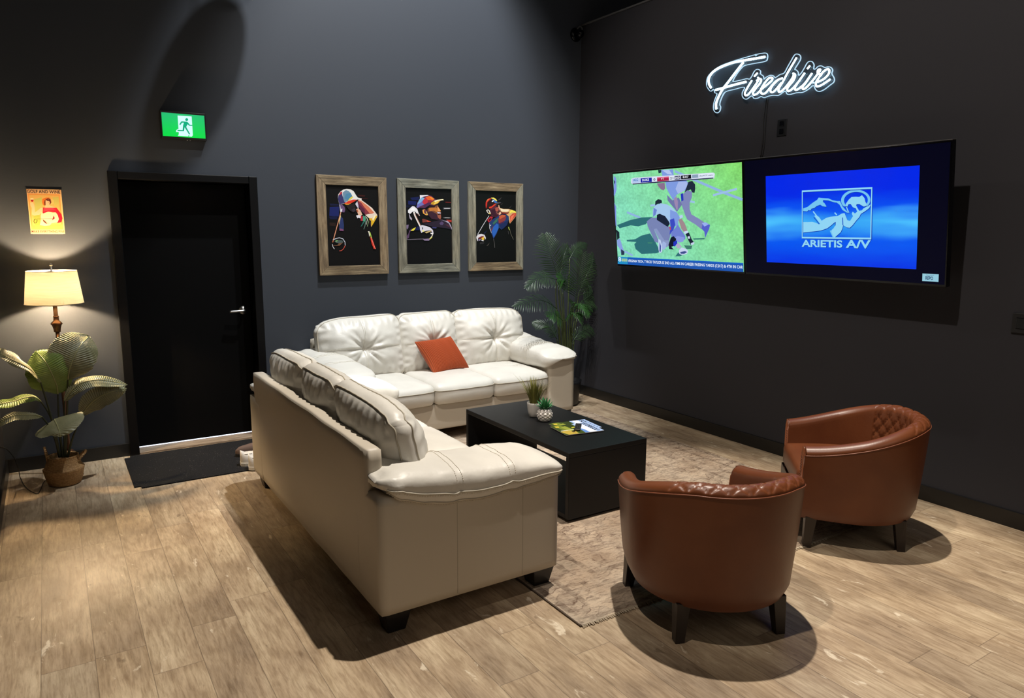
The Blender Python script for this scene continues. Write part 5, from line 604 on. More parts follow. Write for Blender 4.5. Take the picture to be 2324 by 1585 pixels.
# ------------------------------------------------------------------ barrel chairs
def make_chair(loc,rz,label,name='barrel_chair'):
    """front looks toward local -Y"""
    root=empty(name,loc,rz,label,'armchair','brown leather barrel chairs')
    W=.385; TH=.09; yf=-.300; yc=0
    NS=300
    La=(yc-yf); Lc=PI*W; LT=2*La+Lc
    def path(s):   # s 0..1 along the outer line: right arm front -> back -> left arm front
        d=s*LT
        ti=lambda q:.052*(q/La)**1.5
        if d<La: return Vector((W-ti(La-d),yf+d,0)),Vector((1,0,0))
        if d<La+Lc:
            t=(d-La)/W; return Vector((W*math.cos(t),yc+W*math.sin(t),0)),Vector((math.cos(t),math.sin(t),0))
        d-=La+Lc; return Vector((-W+ti(d),yc-d,0)),Vector((-1,0,0))
    def top(s):
        m=abs(s-.5)*2; q=min(1,max(0,(1-m)/.75)); q=q*q*(3-2*q)*.6+.4*q; return .565+.145*q
    def quiltz(s,z):
        L=s*LT; p=.085
        a=abs(((L+z)/p)%1-.5)*p; b_=abs(((L-z)/p)%1-.5)*p
        return -.010*max(math.exp(-(a/.0065)**2),math.exp(-(b_/.0065)**2))
    def section(s,wq):
        p,n=path(s); zt=top(s); pts=[]
        zb=.165
        def P(o,z): # o: distance inward from the outer line ; slight taper to the bottom
            k=(z-zb)/(zt-zb); tp=.036*(1-k)**1.3 + (.02 if z<zb+.012 else 0)*0
            return p-n*(o+tp)
        qb=1 if .30<s<.70 else 0
        for i in range(13):
            z=zb+(zt-.04-zb)*(i/12); q=P(.0,z); bot=.014*max(0,1-(z-zb)/.03)**2
            q=P(bot,z); pts.append((q.x,q.y,z))
        for i in range(1,17):
            t=PI*i/17; c=(1-math.cos(t))/2; z=zt-.04+.04*math.sin(t)
            q=P(TH*c,zt-.02); 
            dz=quiltz(s,.14*c)*.8 if qb and i>2 else 0
            pts.append((q.x,q.y,z+dz))
        for i in range(1,37):
            z=zt-.04-(zt-.04-.168)*(i/36); dq=quiltz(s,.14+(zt-.04-z)) if qb else 0
            q=P(TH+.012*math.sin(PI*min(1,i/36))+dq*1.0,zt-.02); pts.append((q.x,q.y,z))
        return pts
    bm=bmesh.new(); rows=[section(i/NS,0) for i in range(NS+1)]
    # ease the arm fronts
    V=gridmesh(bm,rows)
    for r in(V[0],V[-1]): bm.faces.new(r)
    es=[e for r in(V[0],V[-1]) for a,b_ in zip(r,r[1:]) for e in [bm.edges.get((a,b_))] if e]
    bmesh.ops.bevel(bm,geom=es,offset=.010,segments=3,affect='EDGES')
    finish('barrel_shell',bm,M['tan'],root)
    # piping along the outer top edge and arm fronts
    bm=bmesh.new(); tube(bm,[Vector(rows[i][12])+path(i/NS)[1]*.0015 for i in range(1,NS)],.0028,6); 
    finish('piping',bm,M['tanseam'],root)
    # welt down the arm fronts
    bm=bmesh.new()
    for r in (rows[0],rows[-1]):
        for k in(.25,.75):
            dashes(bm,[(r[0][0]*(1-k)+r[-1][0]*k, yf-.001,.19),(r[0][0]*(1-k)+r[-1][0]*k,yf-.001,.52)],.0016,.014)
    tag(finish('stitching',bm,M['tanseam'],root),kind='stuff')
    # seat cushion : D outline
    bm=bmesh.new(); wi=W-TH+.003; rings=[]
    def outline(sc,n=48):
        o=[]
        for k in range(n+1):
            t=PI*k/n; o.append((wi*sc*math.cos(t),yc-.02+wi*sc*math.sin(t)))
        yo=(yc-.02)+(yf-.015-yc+.02)*sc; fr=[(-wi*sc,yo),(wi*sc,yo)]
        a=[(-wi*sc, (yc-.02)+(fr[0][1]-(yc-.02))*i/8) for i in range(1,9)]
        b_=[(-wi*sc+2*wi*sc*i/16, fr[0][1]) for i in range(1,17)]
        c_=[(wi*sc, fr[0][1]+((yc-.02)-fr[0][1])*i/8) for i in range(1,8)]
        q=[]
        for x,y in o+a+b_+c_:
            k_=min(1,max(0,(yc-.02-y)/(yc-yf))); x-=math.copysign(.052*k_**1.5*min(1,abs(x)/wi),x); q.append((x,y))
        return q
    prof=[(.97,.30),(1,.315),(1,.395),(.985,.415),(.94,.428),(.8,.438),(.6,.444),(.3,.447),(.02,.448)]
    gridmesh(bm,[[(x,y,z) for x,y in outline(s)] for s,z in prof],True)
    finish('seat_cushion',bm,M['tan'],root)
    bm=bmesh.new(); box(bm,-wi+.05,wi-.05,yf+.006,yf+.06,.165,.31,.008,2); finish('front_apron',bm,M['tan'],root)
    bm=bmesh.new(); gridmesh(bm,[[(x,y,z) for x,y in outline(s)] for s,z in((.02,.172),(1.02,.172),(1.02,.30))],True); finish('seat_base',bm,M['black'],root)
    for sx,y,sy in((-1,-.235,-1),(1,-.235,-1),(-1,.225,1),(1,.225,1)):
        bm=bmesh.new(); X=sx*(.272 if sy<0 else .215)
        box(bm,X-.030,X+.030,y-.030,y+.030,0,.175,.003)
        for v in bm.verts:
            if v.co.z<.09: v.co.x=X+(v.co.x-X)*.68+sx*.012; v.co.y=y+(v.co.y-y)*.68+sy*.014
        finish('leg',bm,M['darkleg'],root,False)
    return root
c1=make_chair((-2.22,-3.88,0),R(180-23),'brown leather barrel chair nearest the camera, its plain back turned to us')
c2=copy_tree(c1); c2.name='barrel_chair.001'; c2.location=(-.875,-3.69,0); c2.rotation_euler=(0,0,R(180+45))
c2['label']='brown leather barrel chair near the right wall, its open side and quilted inner back showing'
# ------------------------------------------------------------------ things on the coffee table
TZ=.435
gp=empty('potted_grass',(-1.885,-2.00,TZ),0,'tall spiky olive artificial grass in a smooth white pot on the coffee table','plant')
bm=bmesh.new(); lathe(bm,[(.001,.001),(.034,.001),(.038,.004),(.047,.04),(.052,.085),(.053,.098),(.0515,.100),(.049,.098),(.047,.085),(.001,.083)],40); finish('pot',bm,M['white_ceramic'],gp)
bm=bmesh.new(); lathe(bm,[(.001,.0865),(.0465,.0865),(.0465,.084)],24); finish('soil',bm,M['soil'],gp)
bm=bmesh.new()
for i in range(150):
    a=random.random()*2*PI; r0=random.random()**.5*.034; ln=.12+random.random()*.085; out=.10+.5*r0/.034*random.random()+.12*random.random()
    p0=Vector((r0*math.cos(a),r0*math.sin(a),.085)); d=Vector((math.cos(a),math.sin(a),0)); s=Vector((-d.y,d.x,0))
    if i in(3,60): ln=.21; out=.95
    pr=None
    for k in range(6):
        t=k/5; c=p0+d*(out*ln*t*(.45+.55*t))+Vector((0,0,ln*t*(1-.16*out*t))); w=.0036*(1-t**1.6)+.0002
        q=(bm.verts.new(c-s*w),bm.verts.new(c+s*w))
        if pr: bm.faces.new((pr[0],pr[1],q[1],q[0]))
        pr=q
tag(finish('grass_blades',bm,M['grass'],gp,recalc=False),kind='stuff')
sp_=empty('potted_succulent',(-1.895,-2.135,TZ),0,'green succulent in a white pineapple textured pot on the coffee table','plant')
bm=bmesh.new(); prof=[(.001,.001),(.030,.001)]; NZ=26
for i in range(NZ+1):
    z=.003+.082*i/NZ; r=.030+.0215*math.sin(PI*min(1,(i/NZ)*.93+.04))**.75; prof.append((r,z))
prof+=[(.032,.083),(.030,.078),(.001,.078)]
def pine(u,z):
    if z<.004 or z>.084: return 1
    k=9; h=.0215; a=abs(((u*k+z/h)%1)-.5)*2; b_=abs(((u*k-z/h)%1)-.5)*2
    return 1+.20*min(1,min(1-a,1-b_)*1.0)**.6-.10
lathe(bm,prof,144,fn=pine); finish('pineapple_pot',bm,M['white_ceramic'],sp_,)
bm=bmesh.new(); 
for ring,(n,ln,tilt,zz) in enumerate(((11,.062,68,.080),(10,.066,48,.084),(8,.070,28,.088),(5,.070,10,.090))):
    for k in range(n):
        a=2*PI*(k+.37*ring)/n; d=Vector((math.cos(a),math.sin(a),0)); s=Vector((-d.y,d.x,0)); T=R(tilt)
        pr=None
        for j in range(7):
            t=j/6; w=.0095*math.sin(PI*min(1,.18+t*.82))**.9+.0002; c=Vector((0,0,zz))+d*(.008+ln*t*math.sin(T))+Vector((0,0,ln*t*math.cos(T)+.010*t*t*math.sin(T)))
            up=(d*-math.cos(T)+Vector((0,0,math.sin(T))))*.0035*(1-t)
            q=(bm.verts.new(c-s*w+up),bm.verts.new(c-up*.4),bm.verts.new(c+s*w+up))
            if pr: bm.faces.new((pr[0],pr[1],q[1],q[0])); bm.faces.new((pr[1],pr[2],q[2],q[1]))
            pr=q
finish('leaves',bm,M['succ'],sp_,recalc=False)
def magazine(loc,rz,label,curl):
    root=empty('magazine',loc,rz,label,'magazine','golf magazines on the coffee table'); w,h=.215,.275
    bm=bmesh.new(); box(bm,-w/2,w/2,-h/2,h/2,0,.004,.0008); finish('pages',bm,mat('page_edge',(.45,.42,.38),.7),root,False)
    g=[('P','3a4a1a',[(0,0),(w,0),(w,.155),(0,.155)]),('P','6b7a28',[(0,.02),(w,.05),(w,.10),(0,.07)]),('P','8a9438',[(.05,.05),(.15,.07),(.12,.11),(.03,.09)]),('P','b09a40',[(.14,.0),(.215,.02),(.215,.09),(.16,.10),(.12,.05)]),('P','2c3a14',[(0,.09),(.10,.10),(.12,.13),(0,.15)]),
       ('P','c9b23c',[(.015,.022),(.045,.02),(.05,.04),(.02,.05)]),('P','9ab4e0',[(0,.155),(w,.155),(w,h),(0,h)]),('P','d4dcf0',[(0,.175),(.10,.165),(w,.175),(w,.225),(0,.215)]),('P','5c84c8',[(.11,.150),(w,.140),(w,.168),(.15,.172)]),
       ('P','d0cc40',[(.07,.115),(.085,.115),(.085,.165),(.07,.165)]),('P','e8e4d0',[(.12,.012),(.128,.012),(.128,.13),(.12,.13)]),('P','3c2c1c',[(.145,.075),(.175,.070),(.18,.088),(.15,.092)]),
       ('T','SCOREGOLF','10141c',(.014,.222),(w-.014,.258))]
    a=art('cover',root,g,M['print'],'50602a',w,h,step=.00004,bold=.03); a.rotation_euler=(R(-90),0,0); a.location=(-w/2,-h/2,.0042)
    return root
m1=magazine((-1.802,-2.348,TZ),R(-90-7),'golf magazine with green course photo cover, underneath and further from the front edge','')
m2=magazine((-1.845,-2.425,TZ+.005),R(-90-8),'golf magazine with green course photo cover, on top with the black remote on it','')
rm=empty('remote_control',(-1.838,-2.425,TZ+.0095),R(-42),'small black remote control lying on the top magazine','remote')
bm=bmesh.new(); box(bm,-.02,.02,-.072,.072,0,.014,.004,3); finish('remote_body',bm,M['black'],rm)
bm=bmesh.new()
for j in range(6):
    for i in range(3): tube(bm,[(-.011+.011*i,-.05+.018*j,.0138),(-.011+.011*i,-.05+.018*j,.0152)],.0033,8)
tag(finish('button_grid',bm,mat('dark_grey_button',(.05,.05,.055),.5),rm,False))
# ------------------------------------------------------------------ framed posters
def framed(name,cx,z0,W,H,items,mv,mh,label,tilt,b=.078):
    root=empty(name,(cx,-.004,z0),0,label,'picture','framed golfer posters on the back wall'); root.rotation_euler=(R(-tilt),0,0)
    D=.028
    for k,(q,m) in enumerate((([(-W/2,0),(-W/2+b,b),(-W/2+b,H-b),(-W/2,H)],mv),([(W/2,0),(W/2,H),(W/2-b,H-b),(W/2-b,b)],mv),([(-W/2,H),(-W/2+b,H-b),(W/2-b,H-b),(W/2,H)],mh),([(-W/2,0),(W/2,0),(W/2-b,b),(-W/2+b,b)],mh))):
        bm=bmesh.new(); A=[bm.verts.new((x,-D,z)) for x,z in q]; B=[bm.verts.new((x,0,z)) for x,z in q]
        bm.faces.new(A);bm.faces.new(B[::-1])
        for i in range(4): bm.faces.new((A[i],B[i],B[(i+1)%4],A[(i+1)%4]))
        bmesh.ops.bevel(bm,geom=list(bm.edges),offset=.002,segments=1,affect='EDGES'); finish('frame_rail',bm,m,root,False)
    art('poster_print',root,items,M['print'],'0b0a0a',W-2*b,H-2*b,(-W/2+b,-.016,b))
    bm=bmesh.new(); box(bm,-W/2+b-.01,W/2-b+.01,-.014,-.004,b-.01,H-b+.01); finish('backing',bm,M['black'],root,False)
    return root
framed('framed_poster',-2.408,1.314,.616,.825,PIC1,M['barn_v'],M['barn_h'],'barn wood frame, golfer in white and blue cap with raised arm, leftmost of three',.8)
framed('framed_poster',-1.695,1.314,.611,.825,PIC2,M['barn_gv'],M['barn_gh'],'grey wood frame, golfer in orange and purple cap beside a driver head, middle one',.8)
framed('framed_poster',-.989,1.314,.606,.825,PIC3,M['barn_gv'],M['barn_h'],'wood frame, golfer in red and blue cap swinging a club, nearest the palm',.8)
# tin sign
ts=empty('tin_sign',(-4.602,-.004,1.656),0,'small orange tin sign reading golf and wine above the floor lamp','sign')
bm=bmesh.new(); box(bm,-.1,.1,-.0015,.0015,0,.302); bmesh.ops.bevel(bm,geom=[e for e in bm.edges if abs(e.verts[0].co.y-e.verts[1].co.y)>.001],offset=.012,segments=4,affect='EDGES'); finish('tin_plate',bm,mat('cream_tin',(.8,.6,.42),.4),ts,False)
art('printed_face',ts,GOLF,M['tin'],'f6c890',.2,.3,(-.1,-.0022,.001),step=.00005,bold=.015)
# exit sign
ex=empty('exit_sign',(-3.695,0,2.345),0,'green lit exit sign with running figure above the black door','sign')
bm=bmesh.new(); box(bm,-.155,.155,-.045,0,0,.197,.004); finish('sign_housing',bm,M['black'],ex,False)
def exg(u,v): 
    s=.75+.35*(1-v); return (0.0+.02*v,.62*s+.1*(1-abs(u-.5)),.06+.12*v)
exi=[it for it in EXIT]
art('sign_face',ex,exi,vcol('exit_face',1.0),None,.29,.165,(-.145,-.0465,.016),grid=(12,8,exg))
bm=bmesh.new(); tube(bm,[(.02,-.03,.004),(.02,-.03,-.006)],.004,8); tube(bm,[(.04,-.03,.004),(.04,-.03,-.006)],.003,8); finish('test_button',bm,M['chrome'],ex)
# ------------------------------------------------------------------ televisions
def lerp(a,b,t): return tuple(x*(1-t)+y*t for x,y in zip(a,b))
def grassg(u,v):
    n=noise.noise(Vector((u*14,v*9,0)))*.5+noise.noise(Vector((u*60,v*42,3)))*.6+noise.noise(Vector((u*150,v*100,7)))*.5
    base=lerp(s2l('84dcb8'),s2l('86dc6c'),min(1,max(0,u*.9-.15+.5*(v-.5))))
    k=1+.34*n; return tuple(max(0,c*k) for c in base)
def blueg(u,v):
    n=noise.noise(Vector((u*3,v*9,1)))*.06+noise.noise(Vector((u*7,v*22,4)))*.03
    y=v+n; top=s2l('0428e6'); band=s2l('4ec4ff'); mid=s2l('1a8cf0'); low=s2l('0436e6')
    side=abs(u-.5)*2
    if y>.62: c=lerp(s2l('0a50f0'),top,min(1,(y-.62)/.18))
    elif y>.47: c=lerp(lerp(mid,band,.25+.75*side),s2l('0a50f0'),(y-.47)/.15)
    elif y>.25: c=lerp(s2l('0858f0'),lerp(mid,band,.25+.75*side),(y-.25)/.22)
    else: c=lerp(low,s2l('0858f0'),max(0,y)/.25)
    return c
def tv(name,yc_,label,kind):
    W,H=1.445,.83; tilt=R(6.5)
    root=empty(name,(-.225,yc_,1.385),0,label,'television','wall mounted televisions'); root.rotation_euler=Matrix.Rotation(R(-90),4,'Z').to_euler()
    root.rotation_euler=(Matrix.Rotation(R(-90),4,'Z')@Matrix.Rotation(tilt,4,'X')).to_euler()
    bm=bmesh.new(); box(bm,-W/2,W/2,-.012,.03,0,H,.003); finish('bezel',bm,M['blackgloss'],root,False)
    bm=bmesh.new(); box(bm,-W/2+.15,W/2-.15,.028,.07,.08,H-.2,.01); finish('rear_housing',bm,M['black'],root,False)
    bm=bmesh.new(); box(bm,-W/2,W/2,-.0135,.0305,H,H+.0035,.001); finish('top_trim',bm,M['greyplastic'],root,False)
    if kind==1:
        art('screen',root,TV1,M['screen'],None,1.425,.80,(-1.425/2,-.0125,.015),grid=(200,120,grassg),step=.00006,bold=.02)
    else:
        bm=bmesh.new(); box(bm,-1.425/2,1.425/2,-.0128,-.012,.015,.818); finish('dark_panel',bm,(lambda m_:(m_.node_tree.nodes['Principled BSDF'].inputs['Specular IOR Level'].__setattr__('default_value',.1),m_)[1])(emis('dark_lit_panel',(.0008,.0009,.008),1.0)),root,False)
        art('screen',root,TV2,M['screen'],None,1.075,.605,(-.528,-.0135,.098),grid=(80,60,blueg),step=.00006,bold=.03)
        st=art('sticker',root,[('T','Operation','3c6c90',(.022,.0335),(.067,.0395)),('T','REPO','12386c',(.0185,.008),(.063,.030))],vcol('sticker_glow',.75),'a8e4f8',.094,.045,(.585,-.0142,.030),step=.00005,bold=.02)  # sticker colours are emitted, a glow put into the material
    bm=bmesh.new(); box(bm,-.10,.10,.068,.20,.30,.42,.004); box(bm,-.28,.28,.06,.075,.22,.55,.003); finish('wall_mount',bm,M['black'],root,False)
    return root
tv('television',-1.635,'wall television on the left showing a football game on green grass',1)
tv('television',-3.083,'wall television on the right showing a blue screen with a ram logo',2)
# ------------------------------------------------------------------ neon sign
ns=empty('neon_sign',(0,-2.25,2.75),0,'white glowing script neon sign reading Firedrive on the right wall','sign')
off=Vector((0,-2.25,2.75)); bm=bmesh.new()
for p in NEON:
    pts=[Vector((-.047,y,z))-off for y,z in p]; pts=cr(pts,6) if len(pts)>2 else pts
    tube(bm,pts,.0078 if len(p)>5 and p is NEON[0] or p is NEON[1] or p is NEON[2] else .0060,10)
finish('neon_tubing',bm,M['neon'],ns)
bm=bmesh.new(); edge=[Vector((-.036,y,z))-off for y,z in NEON_EDGE]; e2=cr(edge,4,closed=True); tube(bm,e2,.0026,6,closed=True); tube(bm,[p+Vector((.006,0,0)) for p in e2],.0026,6,closed=True); finish('acrylic_edge',bm,M['neonedge'],ns)
bm=bmesh.new()
tri=geometry.tessellate_polygon([[Vector((p.y,p.z,0)) for p in edge]])
F_=[bm.verts.new(p) for p in edge]; B_=[bm.verts.new(p+Vector((.006,0,0))) for p in edge]
for t in tri:
    bm.faces.new([F_[i] for i in t]); bm.faces.new([B_[i] for i in t[::-1]])
for i in range(len(edge)): bm.faces.new((F_[i],F_[(i+1)%len(edge)],B_[(i+1)%len(edge)],B_[i]))
finish('acrylic_backing',bm,M['acrylic'],ns,False)
for y,z in((-1.80,2.665),(-2.17,3.0),(-2.78,2.80),(-2.68,2.72)):
    bm=bmesh.new(); tube(bm,[Vector((-.034,y,z))-off,Vector((0,y,z))-off],.009,12); finish('standoff',bm,M['chrome'],ns)
bm=bmesh.new()
for p in NEON_CORD: tube(bm,cr([Vector((-.008,y,z))-off for y,z in p],4),.0035,6)
finish('power_cord',bm,M['cord'],ns)
# wall plates
wp=empty('outlet_plate',(0,-2.422,2.45),0,'black wall outlet plate below the neon sign','outlet')
bm=bmesh.new(); box(bm,-.007,0,-.041,.041,-.06,.06,.003); finish('cover_plate',bm,M['black'],wp,False)
bm=bmesh.new()
for z in(-.027,.027): box(bm,-.0095,-.006,-.017,.017,z-.018,z+.018,.004)
finish('socket_face',bm,M['blackgloss'],wp,False)
sw=empty('switch_plate',(0,-4.145,1.193),0,'black switch plate on the right wall at the edge of view','switch')
bm=bmesh.new(); box(bm,-.012,0,-.075,.075,-.058,.058,.004); finish('cover_plate',bm,M['black'],sw,False)
bm=bmesh.new(); box(bm,-.016,-.011,-.052,.052,-.032,.032,.003); finish('rocker',bm,M['blackgloss'],sw,False)
# corner camera / emergency head
cm=empty('security_camera',(-.075,-.0,3.59),0,'black round security camera high in the room corner','camera')
bm=bmesh.new(); lathe(bm,[(.001,0),(.062,0),(.066,.006),(.062,.020),(.045,.030),(.001,.032)],32); bmesh.ops.rotate(bm,verts=bm.verts,cent=(0,0,0),matrix=Matrix.Rotation(R(90),3,'X')); finish('mount_disc',bm,M['blackgloss'],cm)
bm=bmesh.new(); tube(bm,[(0,-.02,0),(.0,-.06,.0)],.022,16); lathe_pts=[]; 
bmesh.ops.create_uvsphere(bm,u_segments=24,v_segments=16,radius=.040,matrix=Matrix.Translation((0,-.075,-.005))); finish('camera_ball',bm,M['blackgloss'],cm)
bm=bmesh.new(); tube(bm,cr([(.0,-.03,.05),(.03,-.03,.075),(.058,-.03,.06),(.06,-.02,.02)],5),.008,10); finish('bracket',bm,M['greyplastic'],cm)
# ------------------------------------------------------------------ floor lamp
LX,LY=-4.605,-.225
fl=empty('floor_lamp',(LX,LY,0),0,'floor lamp with glowing cream drum shade behind the potted banana plant','lamp')
bm=bmesh.new(); tube(bm,[(0,0,.10),(0,0,.55),(0,0,1.02)],.0125,14)
lathe(bm,[(.001,1.0),(.020,1.0),(.022,1.02),(.028,1.045),(.036,1.055),(.028,1.068),(.018,1.075),(.016,1.10),(.019,1.105),(.014,1.11),(.001,1.112)],24); finish('lamp_pole',bm,M['lampmetal'],fl)
bm=bmesh.new(); tube(bm,[(0,0,1.10),(0,0,1.175)],.013,14); finish('candle_stem',bm,mat('candle_sleeve',(.30,.17,.10),.5),fl)
bm=bmesh.new(); lathe(bm,[(.001,1.173),(.052,1.178),(.060,1.182),(.056,1.184),(.001,1.180)],32); finish('drip_tray',bm,mat('cream_tray',(.6,.5,.38),.5),fl)
bm=bmesh.new(); tube(bm,[(0,0,1.18),(0,0,1.445)],.006,8)
for a in range(3): tube(bm,[(0,0,1.41),(.142*math.cos(a*2.094),.142*math.sin(a*2.094),1.41)],.0018,6)
lathe(bm,[(.001,1.445),(.008,1.446),(.010,1.452),(.005,1.462),(.001,1.464)],12); finish('harp',bm,M['chrome'],fl)
bm=bmesh.new(); lathe(bm,[(.172,1.195),(.147,1.413)],64); 
for f in list(bm.faces):
    if len(f.verts)>10: bm.faces.remove(f)
finish('lamp_shade',bm,M['shade'],fl)
bm=bmesh.new(); tube(bm,[(.1475*math.cos(2*PI*k/48),.1475*math.sin(2*PI*k/48),1.413) for k in range(48)],.0018,6,closed=True); finish('shade_rim',bm,mat('cream_trim_top',(.6,.5,.34),.6),fl); bm=bmesh.new(); tube(bm,[(.1725*math.cos(2*PI*k/48),.1725*math.sin(2*PI*k/48),1.195) for k in range(48)],.0018,6,closed=True); finish('shade_rim',bm,mat('cream_trim',(.6,.5,.34),.6),fl)
bm=bmesh.new(); bmesh.ops.create_uvsphere(bm,u_segments=16,v_segments=12,radius=.028,matrix=Matrix.Translation((0,0,1.325))); tube(bm,[(0,0,1.26),(0,0,1.31)],.014,10); finish('light_bulb',bm,M['bulb'],fl)
for a in(60,180,300):
    t=R(a); c,s=math.cos(t),math.sin(t); bm=bmesh.new()
    tube(bm,cr([(0,0,.16),(.035*c,.035*s,.15),(.075*c,.075*s,.10),(.10*c,.10*s,.035),(.128*c,.128*s,.008)],5),[.011]*20+[.010],10); finish('leg',bm,M['lampmetal'],fl)
bm=bmesh.new(); o_=Vector((LX,LY,0)); cp=cr([Vector(p)-o_ for p in LAMP_CORD]+[Vector((-4.70,-.40,.006))-o_,Vector((LX-.02,LY-.05,.006))-o_,Vector((0,0,.10))],6); tube(bm,cp,.0028,6); finish('power_cord',bm,M['cord'],fl)
# ------------------------------------------------------------------ banana plant in basket
bp_=empty('banana_plant',(-4.645,-.45,0),0,'artificial banana leaf plant in a woven basket in front of the floor lamp','plant')
org=Vector((-4.645,-.45,0))
def leaf(bm,pts,wl,wr,nh,seed):
    P=[Vector(p)-org for p in pts]; S=cr(P,44); n=len(S); nh=Vector(nh).normalized(); rows=[]
    tot=[0]
    for a,b_ in zip(S,S[1:]): tot.append(tot[-1]+(b_-a).length)
    for i,p in enumerate(S):
        t=tot[i]/tot[-1]; T=(S[min(i+1,n-1)]-S[max(i-1,0)]).normalized(); sd=T.cross(nh).normalized(); up=sd.cross(T).normalized()
        prof=(min(1,t/.30)**.55)*(1-max(0,(t-.45)/.55)**2.6)**.75 if t<1 else 0
        prof=max(prof,.02)
        row=[]
        for k in range(-10,11):
            f=k/10; w=(wl if f<0 else wr)*prof
            edge=1+.05*noise.noise(Vector((t*9,f*2,seed)))*(abs(f)>.85)
            fold=.20*w*abs(f)*(-1)*(abs(f)**.8)*1.0+.10*w*abs(f)
            rip=.0026*math.sin(tot[i]*520-abs(f)*9)*min(1,abs(f)*3)*(1-.3*abs(f))
            fw=abs(f)*w*.35 # side veins run forward
            row.append(p+sd*(f*w*edge)+up*(fold+rip+.012*abs(f)*noise.noise(Vector((t*4,f*2,seed+4))))+T*0)
        rows.append(row)
    gridmesh(bm,rows)
    return S
for i,(pts,wl,wr,nh,kind) in enumerate(LEAVES):
    bm=bmesh.new(); S=leaf(bm,pts,wl,wr,nh,i*3.1); lf=finish('leaf',bm,M['banana_lime'] if kind else M['banana'],bp_,recalc=False)
    bm=bmesh.new(); nn=Vector(nh).normalized()
    S=S[::8]+[S[-1]]; tube(bm,[p+nn*.002 for p in S],[.0045*(1-.8*k/len(S)) for k in range(len(S))],6); finish('midrib',bm,mat('midrib',(.34,.33,.16),.5) if i==0 else bpy.data.materials['midrib'],lf)
for p in PETIOLES:
    bm=bmesh.new(); q=cr([Vector(v)-org for v in p],6); tube(bm,q,[.004+.004*k/len(q) for k in range(len(q))],8); finish('stem',bm,M['petiole'],bp_)
def weave(u,z):
    return 1+.012*math.sin(u*2*PI*46+(1 if int(z*160)%2 else -1)*1.2)*math.sin(z*520)
bm=bmesh.new(); lathe(bm,[(.001,.002),(.085,.002),(.095,.010),(.106,.04),(.114,.08),(.120,.102),(.121,.112),(.114,.118),(.108,.122),(.100,.150),(.092,.172),(.090,.190),(.093,.196),(.089,.197),(.086,.190),(.088,.17),(.10,.13),(.001,.128)],180,fn=weave)
NB=noisebump(M['basket'],60,.9,.006,col2=(.42,.25,.10),cscale=70,stretch=(1,1,3))
finish('woven_basket',bm,M['basket'],bp_)
for sx,ax in((-1,(-.085,.02)),(1,(.088,-.015))):
    bm=bmesh.new(); cx_,cy_=ax; pts=[]
    for k in range(13):
        t=PI*k/12; pts.append((cx_+ (sx*.012*math.sin(t)) , cy_+.042*math.cos(t), .165+ .075*math.sin(t)*(1.25 if sx<0 else .6)))
    if sx>0: pts=[(x+.035*math.sin(PI*k/12),y,z) for k,(x,y,z) in enumerate(pts)]
    for ph in(0,PI):
        tube(bm,[(x+.004*math.cos(k*1.6+ph),y,z+.004*math.sin(k*1.6+ph)) for k,(x,y,z) in enumerate(cr(pts,3))] if False else [Vector(q)+Vector((.004*math.cos(k*1.1+ph),0,.004*math.sin(k*1.1+ph))) for k,q in enumerate(cr(pts,3))],.0045,6)
    finish('rope_handle',bm,M['basket'],bp_)
bm=bmesh.new(); lathe(bm,[(.001,.145),(.094,.145),(.094,.14)],24); finish('soil',bm,M['soil'],bp_)
# ------------------------------------------------------------------ palm in the corner
org=Vector((-.42,-.42,0)); pl=empty('palm_plant',org,0,'tall dark green areca palm in the corner beside the back sofa','plant')
def frond(bm,pts,ll,nh,seed):
    P=[Vector((min(p[0],-.03),min(p[1],-.03),p[2]))-org for p in pts]; S=cr(P,10); n=len(S); nh=Vector(nh).normalized(); rnd_=random.Random(seed)
    tube(bm,S,[.0042*(1-.8*k/n) for k in range(n)],5)
    tot=[0]
    for a,b_ in zip(S,S[1:]): tot.append(tot[-1]+(b_-a).length)
    NL=22
    for j in range(NL):
        t=.10+.90*j/(NL-1); d=t*tot[-1]; i=next((k for k in range(n-1) if tot[k+1]>=d),n-2); p=S[i].lerp(S[i+1],(d-tot[i])/max(1e-6,tot[i+1]-tot[i]))
        T=(S[min(i+2,n-1)]-S[max(i-1,0)]).normalized(); sd=T.cross(nh).normalized(); up=sd.cross(T).normalized()
        L=ll*(.55+.45*math.sin(PI*min(1,t*.75+.2)))*(1-.55*max(0,t-.75)/.25)*(.9+.2*rnd_.random())
        for s in(-1,1):
            fw=.55+.7*t+.1*rnd_.random(); dr=(sd*s+T*fw+up*(.02+.3*rnd_.random())).normalized(); wv=dr.cross(up).normalized(); pr=None
            for k in range(6):
                u=k/5; c=p+dr*L*u-up*.0-Vector((0,0,1))*(.22*L*u*u)-up*(.10*L*u*u); w=.0040*math.sin(PI*min(1,.12+u*.88))**.7*(1 if u<1 else .05)
                cl_=lambda v:Vector((min(v.x,-org.x-.016),min(v.y,-org.y-.016),v.z))
                q=(bm.verts.new(cl_(c-wv*w)),bm.verts.new(cl_(c+up*.0016)),bm.verts.new(cl_(c+wv*w)))
                if pr: bm.faces.new((pr[0],pr[1],q[1],q[0])); bm.faces.new((pr[1],pr[2],q[2],q[1]))
                pr=q
for i,(pts,ll,nh) in enumerate(FRONDS):
    bm=bmesh.new(); frond(bm,pts,ll,nh,i); finish('frond',bm,M['palm_fresh'] if i in(5,11,12,13) else M['palm'],pl,recalc=False)
for i,p in enumerate(PALM_STEMS):
    bm=bmesh.new(); q=cr([Vector((min(v[0],-.04),min(v[1],-.04),v[2]))-org for v in p],6); tube(bm,q,[.0045+.005*k/len(q) for k in range(len(q))],8); finish('stem',bm,M['palmstem'],pl)
